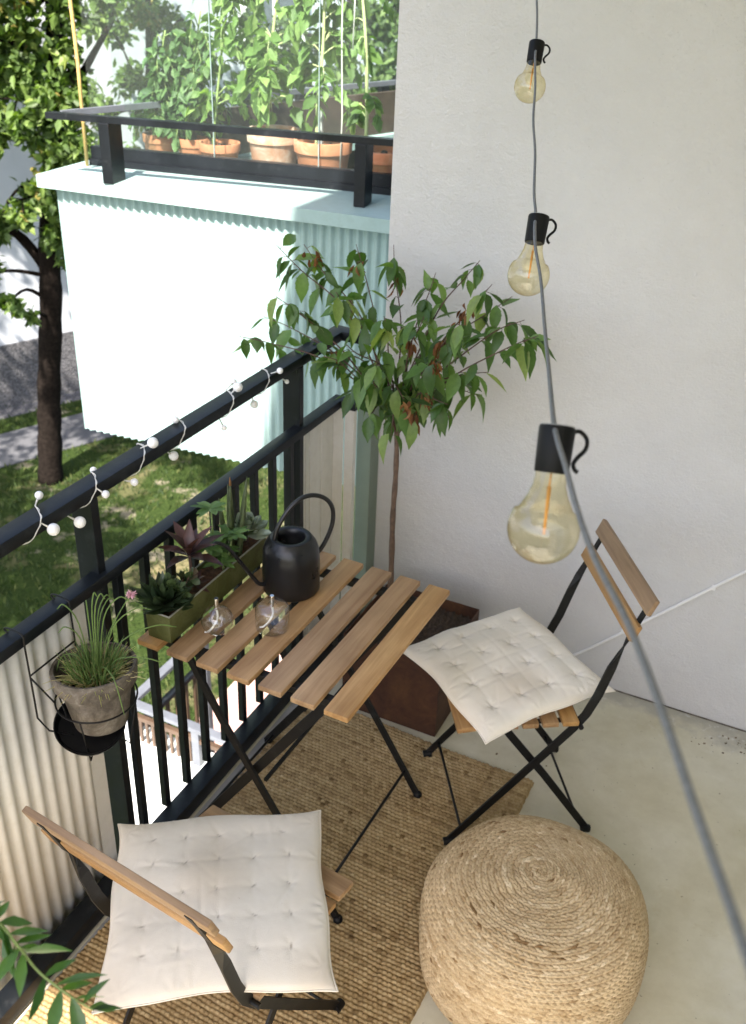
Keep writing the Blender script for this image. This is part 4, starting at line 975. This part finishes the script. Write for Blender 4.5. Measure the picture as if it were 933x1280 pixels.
# outer side: along the outer rail line
B0 = V(-1.70, 1.78); bd = nrm(V(.28, .96)); bn = V(-bd[1], bd[0])
def L3(s, t): q = B0 + bd * s + bn * t; return (q[0], q[1])
MB().prism([L3(.0, .11), L3(3.4, .11), L3(3.4, -.10), L3(.32, -.10)], 1.187, 1.236).build('parapet_ledge', M['green_sheet'], nb)
MB().prism([L3(.02, .06), L3(3.4, .06), L3(3.4, .045), L3(.02, .045)], .085, 1.186).build('side_sheet', M['green_sheet'], nb)
MB().prism([L3(.6, -.03), L3(3.4, -.03), L3(3.4, -.05), L3(.6, -.05)], .1, 1.44).build('inner_boarding', M['darkwood'], nb)
MB().prism([L2(.08, .09), L2(S1, .09), L2(S1, 2.6), L3(3.2, .03)], .09, .2).build('floor_slab', M['concrete'], nb)
G0 = V(-1.771, 2.03); gd = nrm(V(1.327, .229)); gn = V(-gd[1], gd[0])
def L4(s, t): q = G0 + gd * s + gn * t; return (q[0], q[1])
MB().prism([L4(.02, .10), L4(2.0, .10), L4(2.0, .42), L4(.16, .42)], 1.14, 1.18).build('plant_shelf', M['darkwood'], nb)
def fr(s0, s1, t0, t1, z0, z1): return MB().prism([L4(s0, t0), L4(s1, t0), L4(s1, t1), L4(s0, t1)], z0, z1)
fr(-.0, 2.0, 0, .05, 1.2352, 1.262).build('glazing_track', M['rail'], nb)
fr(.005, 2.0, .012, .055, 1.2622, 1.312).build('glazing_base', M['rail'], nb)
for s0, s1 in ((.012, .575), (.579, 1.03), (1.034, 1.5), (1.504, 2.0)):
    g = fr(s0, s1, .026, .032, 1.3122, 2.65).build('glass_pane', M['pane'], nb)
    MB().prism([L4(s1 - .0035, .0255), L4(s1, .0255), L4(s1, .0325), L4(s1 - .0035, .0325)], 1.3125, 2.65).build('pane_edge', M['pane_edge'], g)
# side glazing
for s0, s1 in ((.30, 1.2), (1.204, 2.2)):
    MB().prism([L3(s0, .03), L3(s1, .03), L3(s1, .024), L3(s0, .024)], 1.24, 2.65).build('glass_pane', M['pane'], nb)
# rails (front, side) with posts
mb = MB().prism([(-1.712, 1.735), (-.15, 2.075), (-.15, 2.112), (-1.70, 1.772)], 1.462, 1.486)
mb.build('top_rail', M['rail'], nb)
mb = MB().prism([L3(.03, -.006), L3(3.4, -.006), L3(3.4, .012), L3(.03, .012)], 1.4625, 1.4855)
mb.build('top_rail', M['greyrail'], nb)
for x, y in ((-1.468, 1.79), (-.462, 2.01)):
    MB().box(-.022, .022, -.012, .095, 1.2356, 1.4618, .002, Matrix.Translation((x, y, 0)) @ Matrix.Rotation(R(11), 4, 'Z')).build('post', M['rail'], nb)
for s_ in (.75, 1.35, 1.95, 2.6):
    x, y = L3(s_, .0); MB().box(-.03, .03, -.015, .015, 1.2362, 1.4622, .002, Matrix.Translation((x, y, 0)) @ Matrix.Rotation(R(73), 4, 'Z')).build('post', M['rail'], nb)
MB().prism([(.021, 1.65), (2.4, 1.65), (2.4, 6.4), (.021, 6.4)], -3.2, 4.99).build('house_side', M['render_white'], ap)
pole = thing('bamboo_cane', 'thin yellow bamboo cane standing upright at the left end of the glazing', 'cane', (-1.768, 2.012, 1.2355))
MB().tube([(0, 0, 0), (.004, .002, .4), (-.004, .0, .8), (.0, .003, 1.2)], .0075, 10).build('cane', M['bamboo'], pole, True)
for z in (.18, .42, .66, .9): MB().lathe([(.0076, -.004), (.0088, 0), (.0076, .004)], 10, (.002, .001, z)).build('cane_node', M['bamboo'], pole, True)

# pots and tomato plants behind the glass
def pot(label, x, y, z, r, h_, mat, group='terracotta pots behind the glazing'):
    c = thing('terracotta_pot', label, 'pot', (x, y, z), 0, group)
    MB().lathe([(.0005, 0), (r * .68, 0), (r * .72, .004), (r * .92, h_ * .76), (r * .93, h_ * .77), (r * 1.0, h_ * .79), (r * 1.02, h_ * .98), (r, h_), (r * .90, h_), (r * .88, h_ * .86), (.0005, h_ * .82)], 40).build('pot_body', mat, c, True, 40)
    mb = MB()
    for k in range(50):
        a, q = rng.uniform(0, 6.28), r * .84 * math.sqrt(rng.rand()); mb.sphere((q * math.cos(a), q * math.sin(a), h_ * .84), rng.uniform(.006, .014), 6, 4)
    mb.build('soil', M['soil'], c); return c
POTS = [(-1.612, 2.317, .070, .165, 'terracotta', 'small terracotta pot at the left end of the row, behind the rail post'),
        (-1.448, 2.340, .070, .160, 'terracotta', 'terracotta pot second from the left, half hidden by leaves'),
        (-1.302, 2.330, .088, .158, 'terracotta', 'wide low terracotta pot third from the left in the row'),
        (-1.045, 2.355, .112, .235, 'limed', 'tall terracotta pot with white lime bloom on its side'),
        (-.812, 2.360, .120, .215, 'terracotta', 'wide orange terracotta pot with a grey stake in it'),
        (-.535, 2.385, .115, .205, 'terracotta', 'terracotta pot at the right end of the row by the beige wall')]
for x, y, r_, h_, m_, lb in POTS: pot(lb, x, y, 1.181, r_, h_, M[m_])
leaflet = [(0, .08), (.18, .75), (.3, .68), (.42, 1.0), (.55, .72), (.72, .6), (.85, .28), (1, .02)]
def tomato(label, base, pts, mat, stem, nl, Ls, Lsz, r0=.006, droop=.5):
    c = thing('tomato_plant', label, 'tomato plant', base, 0, 'tomato plants behind the glazing')
    b = V(*base); P_ = catmull([(0, 0, 0)] + [tuple(V(*q) - b) for q in pts], 6)
    mb = MB().tube(P_, np.linspace(r0, r0 * .55, len(P_)), 8); ml = MB(); LP, LD, LN, LL = [], [], [], []
    for k in range(nl):
        u = rng.uniform(.26 if len(pts) > 3 else .12, 1.0); q = P_[int(u * (len(P_) - 1))]; a = rng.uniform(0, 6.28); out = V(math.cos(a), math.sin(a), 0)
        if out[1] < -.2 : out[1] *= .35
        Lp = rng.uniform(.6, 1.1) * Ls; rach = [q, q + out * Lp * .5 + V(0, 0, .05 * rng.rand()), q + out * Lp - V(0, 0, Lp * droop * rng.uniform(.4, 1.1))]
        rc = catmull(rach, 4); mb.tube(rc, [.0026] * 4 + [.0018] * 4 + [.0012], 5)
        for j, v_ in enumerate((3, 4, 5, 6, 7, 8, 8)):
            for s_ in ((-1, 1) if v_ < 8 else (0,)):
                if v_ < 8 and rng.rand() < .25: continue
                t_ = nrm(rc[v_] - rc[v_ - 1]); sd = nrm(np.cross(t_, V(0, 0, 1)) + 1e-6)
                LP.append(rc[v_]); LD.append(nrm(t_ * (.6 if s_ else 1.) + sd * s_ + V(0, 0, -droop * rng.uniform(.2, .9)))); LN.append(nrm(V(0, 0, 1) + rng.normal(0, .7, 3))); LL.append(rng.uniform(.6, 1.15) * Lsz)
    n = len(LP); LL = np.array(LL)
    mb.build('stem', stem, c, True)
    ml.leaves(LP, LD, LN, LL, LL * .32, rng.rand(n), leaflet, rng.uniform(.1, .7, n), .3); ml.build('leaves', mat, c, True)
    return c
zp = 1.34
tomato('bushy deep green tomato plant in the leftmost pot', (-1.60, 2.265, 1.32), [(-1.60, 2.27, 1.45), (-1.57, 2.3, 1.62), (-1.53, 2.3, 1.76)], M['tomatodark'], M['greenstem'], 34, .12, .056)
tomato('bushy tomato plant in the second pot from the left', (-1.44, 2.285, 1.315), [(-1.44, 2.29, 1.48), (-1.40, 2.31, 1.66), (-1.37, 2.33, 1.84)], M['tomatodark'], M['greenstem'], 34, .13, .056)
tomato('tomato plant with pale toothed leaves in the third pot', (-1.30, 2.28, 1.312), [(-1.29, 2.29, 1.46), (-1.26, 2.31, 1.70), (-1.22, 2.33, 1.98), (-1.21, 2.33, 2.2)], M['tomato'], M['greenstem'], 44, .14, .062)
tomato('tall light green tomato plant in the lime bloomed pot', (-1.045, 2.30, 1.378), [(-1.04, 2.31, 1.52), (-1.03, 2.33, 1.76), (-1.00, 2.34, 2.0), (-.99, 2.34, 2.25)], M['tomato'], M['palestem'], 34, .15, .082, .0075)
tomato('tall light green tomato plant tied to the grey stake', (-.812, 2.305, 1.36), [(-.812, 2.31, 1.5), (-.80, 2.33, 1.76), (-.80, 2.34, 2.0), (-.78, 2.34, 2.25)], M['tomato'], M['palestem'], 30, .15, .085, .0075)
tomato('nearly bare tomato plant with a thick pale stem by the wall', (-.60, 2.325, 1.35), [(-.60, 2.33, 1.5), (-.615, 2.34, 1.72), (-.64, 2.35, 1.9), (-.67, 2.35, 2.05)], M['tomato'], M['palestem'], 9, .10, .066, .0085)
stk = thing('plant_stake', 'short grey wooden stake in the wide orange pot', 'stake', (-.80, 2.32, 1.357))
MB().box(-.007, .007, -.007, .007, 0, .16, .001).build('stake', M['steelgrey'], stk)
for x, lb in ((-.70, 'white string hanging straight down behind the right glass pane'), (-.655, 'short white string hanging beside the longer one behind the glass')):
    s_ = thing('plant_string', lb, 'string', (x, 2.30, 1.30 if x < -.69 else 1.72)); MB().tube([(0, 0, 0), (.004, .003, .2), (-.003, 0, .5), (0, 0, .95)], .0028, 6).build('twine', M['whitecord'], s_, True)

# ------------------------------------------------------------------ lower balcony below the railing
lb = thing('lower_balcony', 'sunlit balcony one floor down with white sheet roof and grey rail', 'balcony')
MB().box(-1.66, -.12, .55, 1.70, -1.62, -1.55, .004).build('sheet_roof', M['white_sheet'], lb)
MB().box(-1.50, -.12, 1.575, 1.625, -1.325, -1.30, .003).build('top_rail', M['greyrail'], lb)
MB().box(-1.512, -1.462, 1.626, 2.9, -1.325, -1.30, .003).build('top_rail', M['greyrail'], lb)
MB().box(-1.505, -1.47, 1.63, 2.9, -1.52, -1.49, .003).build('lower_rail', M['rail'], lb)
MB().box(-1.47, -.12, 1.584, 1.612, -1.40, -1.375, .003).build('lower_rail', M['brownslat'], lb)
for x, y in ((-1.487, 1.6), (-1.08, 1.6), (-.5, 1.6), (-1.487, 2.25)):
    MB().box(x - .022, x + .022, y - .02, y + .02, -3.18 if y > 2 else -1.5498, -1.3252, .002).build('post', M['greyrail'], lb)
for k in range(9):
    x = -1.43 + .038 * k; MB().box(x - .008, x + .008, 1.592, 1.604, -1.5498, -1.4002, 0).build('slat', M['brownslat'], lb)
for k in range(7):
    y = 1.72 + .085 * k; MB().box(-1.494, -1.48, y - .012, y + .012, -2.2, -1.5202, 0).build('slat', M['brownslat'], lb)
MB().bar([(-1.1, 1.74, -1.9), (-.75, 1.74, -1.55)], (0, 1, 0), .03, .04).build('brace', M['brownslat'], lb)
MB().box(-.12, .02, .5, 1.2, -3.19, -.2).build('support_wall', M['render_white'], lb)

# ------------------------------------------------------------------ white house beyond
wh = thing('white_house', 'white rendered house with grey pebble dash plinth across the garden', 'house')
def hprism(b0, b1, s0, s1, z0, z1): return strip(HP, b0, b1, s0, s1, z0, z1)
hprism(-8, -.02, -16, 26, GZ + .82, 7).build('wall', M['render_white'], wh)
hprism(-8, .0, -16, 26, GZ - .1, GZ + .8198).build('plinth', M['pebble'], wh)
for s_, z_ in ((3.9, .95), (8.2, .95), (12.6, .95), (-4.5, .95)):
    w_ = hprism(-.02, .02, s_, s_ + .9, z_, z_ + 1.4).build('window', M['window_dark'], wh)
    mb = MB()
    for a0, a1, z0, z1 in ((s_ - .08, s_, z_ - .08, z_ + 1.48), (s_ + .9, s_ + .98, z_ - .08, z_ + 1.48), (s_, s_ + .9, z_ - .08, z_), (s_, s_ + .9, z_ + 1.4, z_ + 1.48), (s_ + .42, s_ + .48, z_, z_ + 1.4)):
        q = hprism(-.018, .05, a0, a1, z0, z1); mb.add(q.v, q.f)
    mb.build('window_frame', M['whiteframe'], w_)

# ------------------------------------------------------------------ trees
def tree(label, base, limbs, clumps, mat, leafL=.06, dens=900, name='garden_tree', rtrunk=.15):
    c = thing(name, label, 'tree', base); b = V(*base); mb = MB()
    for P_, r0_, r1_ in limbs:
        q = catmull([tuple(V(*x) - b) for x in P_], 5); rr_ = np.linspace(r0_, r1_, len(q)); mb.tube(q, rr_ * (1 + .06 * np.sin(np.arange(len(q)) * 2.1)), 10)
    tw = mb; ml = MB(); LPT = np.concatenate([catmull([tuple(V(*x) - b) for x in P_], 5) for P_, _a, _b in limbs])
    for (x, y, z, r_) in clumps:
        cc = V(x, y, z) - b; k = max(3, int(r_ * 14)); n = int(dens * r_ ** 1.7)
        sub = cc + rdir(k) * (r_ * rng.uniform(.25, .95, k) ** .8)[:, None]
        near = LPT[np.argmin(((LPT - cc) ** 2).sum(1) + 4 * np.clip(LPT[:, 2] - cc[2] + .2, 0, 9) ** 2)]
        tw.tube(catmull([near, (near + cc) / 2 + V(0, 0, .12 * np.linalg.norm(near - cc)) + rng.normal(0, .05, 3), cc], 4), np.linspace(.024, .010, 9), 6)
        for s_ in sub[:10]: tw.tube([cc, (cc + s_) / 2 + rng.normal(0, .04, 3), s_], [.012, .008, .003], 5)
        for s_ in sub:
            m_ = n // k; P_ = s_ + rng.normal(0, 1, (m_, 3)) * r_ * .22
            ml.blades(P_, rdir(m_, -.25), rdir(m_, .7), rng.uniform(.7, 1.25, m_) * leafL, rng.uniform(.25, .38, m_) * leafL, np.clip(rng.rand(m_) * .9 + rng.normal() * .08 + .03 + (rng.rand(m_) > .985) * .3, 0, 1))
    mb.build('trunk', M['bark'], c, True); ml.build('crown', mat, c)
    return c
T1 = [(-6.105, 5.835, GZ - .05), (-6.02, 5.84, -2.6), (-5.93, 5.84, -2.0), (-5.76, 5.84, -1.1), (-5.68, 5.84, -.47), (-5.47, 5.84, .3), (-5.38, 5.84, .84), (-5.25, 5.8, 1.6), (-5.1, 5.8, 2.6), (-5.0, 5.8, 4.2)]
tree('big garden tree with dark trunk and leafy crown left of the green balcony', (-6.105, 5.835, GZ),
     [(T1, .135, .06), ([(-5.72, 5.84, -.8), (-5.95, 5.7, -.42), (-6.3, 5.6, -.35), (-6.8, 5.5, -.2)], .06, .02), ([(-5.4, 5.84, .6), (-5.0, 5.7, 1.0), (-4.5, 5.6, 1.5)], .05, .02), ([(-5.35, 5.84, 1.0), (-5.7, 5.7, 1.5), (-6.2, 5.5, 2.0)], .06, .02),
      ([(-5.5, 5.8, .15), (-5.8, 5.6, .0), (-6.2, 5.5, -.6)], .022, .006)],
     [(-5.72, 5.3, 1.55, .42), (-5.35, 5.35, 1.30, .40), (-5.05, 5.45, 1.62, .42), (-5.75, 5.4, 1.02, .24), (-5.33, 5.3, .88, .30), (-4.92, 5.5, 1.10, .26), (-4.88, 5.6, .50, .28), (-5.02, 5.7, .14, .24), (-5.30, 5.6, .60, .20), (-5.6, 5.3, .55, .22), (-5.15, 5.5, .35, .24), (-5.9, 5.3, 1.30, .30), (-5.22, 5.45, .02, .22), (-4.95, 5.6, -.1, .2), (-5.1, 5.5, .85, .28),
      (-5.33, 5.65, -.20, .24), (-5.62, 5.5, -.02, .20), (-5.88, 5.4, -.24, .20), (-5.45, 5.7, -.5, .16), (-6.02, 5.2, -.72, .22), (-5.80, 5.3, -.98, .14), (-5.66, 5.5, -1.12, .10),
      (-5.9, 5.2, 2.2, .6), (-5.1, 5.4, 2.4, .7), (-4.5, 5.5, 1.9, .4), (-5.4, 5.6, 3.2, .9), (-6.4, 5.3, 2.6, .7), (-4.6, 5.7, 3.0, .7), (-7.2, 4.9, 2.9, .8), (-7.0, 4.4, 3.8, .9), (-7.6, 5.4, 3.6, .7)],
     M['treeleaf'], .095, 3300)
tree('slimmer tree seen through the glazing in front of the white house', (-6.3, 8.2, GZ),
     [([(-6.3, 8.2, GZ - .05), (-6.25, 8.2, -1.5), (-6.2, 8.2, 0), (-6.1, 8.2, 1.2), (-6.0, 8.2, 3)], .11, .05), ([(-6.2, 8.2, .1), (-5.8, 8.1, .6), (-5.5, 8, 1.0)], .03, .01), ([(-6.2, 8.2, .4), (-6.5, 8.2, 1.0)], .03, .01)],
     [(-6.6, 8.2, 1.45, .35), (-6.0, 8.1, 1.35, .30), (-6.45, 8.2, .80, .28), (-6.75, 8.2, .30, .30), (-5.85, 8.0, .78, .28), (-6.2, 8.2, .15, .3), (-5.6, 8.0, 1.35, .25), (-6.1, 8.2, 2.4, .9), (-6.6, 8.1, -.3, .3)], M['treeleaf'], .095, 2200)
tree('light green bushy tree behind the tomato plants', (-4.3, 9.2, GZ),
     [([(-4.3, 9.2, GZ - .05), (-4.3, 9.2, -1.5), (-4.25, 9.2, .2), (-4.2, 9.2, 1.6)], .11, .04)],
     [(-4.9, 9.0, .55, .42), (-4.3, 9.0, .80, .40), (-5.35, 9.1, .70, .36), (-4.65, 9.1, 1.18, .25), (-3.95, 8.9, .45, .4), (-5.0, 9, .0, .5), (-4.2, 9.0, -.1, .5), (-4.75, 8.9, .95, .35), (-5.2, 9.0, 1.15, .3), (-4.5, 8.8, .35, .4)], M['farleaf'], .10, 2000)
tree('dense green tree at the right edge of the glazing beside the wall', (-3.4, 9.6, GZ),
     [([(-3.4, 9.6, GZ - .05), (-3.4, 9.6, -1.5), (-3.4, 9.6, .5), (-3.3, 9.6, 2.0)], .12, .05)],
     [(-3.75, 9.3, 1.5, .5), (-3.2, 9.4, 1.2, .55), (-3.6, 9.3, .8, .5), (-2.9, 9.5, 1.7, .5), (-3.0, 9.4, .5, .5), (-3.9, 9.4, .2, .5), (-3.4, 9.5, 2.3, .7)], M['farleaf'], .10, 2200)
# a tree out to the left, whose shade dapples the lawn
tree('tall tree beside the house that dapples the lawn with shade', (-4.4, -1.6, GZ),
     [([(-4.4, -1.6, GZ - .05), (-4.4, -1.6, 0), (-4.3, -1.5, 2.5), (-4.3, -1.4, 5)], .2, .08)],
     [(-4.9, -.8, 3.0, .9), (-3.7, -1.0, 3.4, .8), (-4.4, .2, 2.6, .8), (-5.7, -.2, 3.0, .9), (-5.0, .8, 2.2, .7), (-3.5, .0, 2.4, .6), (-6.4, .6, 2.6, .8), (-4.1, 1.1, 1.7, .5), (-5.7, 1.5, 2.0, .7), (-4.9, -1.8, 4.0, 1.0), (-3.6, -2.0, 4.4, .9), (-7.0, 1.4, 3.2, .9), (-6.3, 2.4, 3.0, .8), (-7.6, 2.6, 3.4, .9), (-5.2, 2.2, 3.1, .7), (-3.3, -1.2, 2.3, .5), (-5.4, -1.0, 2.2, .6), (-4.2, 2.0, 3.9, .7), (-7.2, .2, 3.6, .8), (-3.6, 1.4, 3.6, .6)], M['treeleaf'], .13, 650)
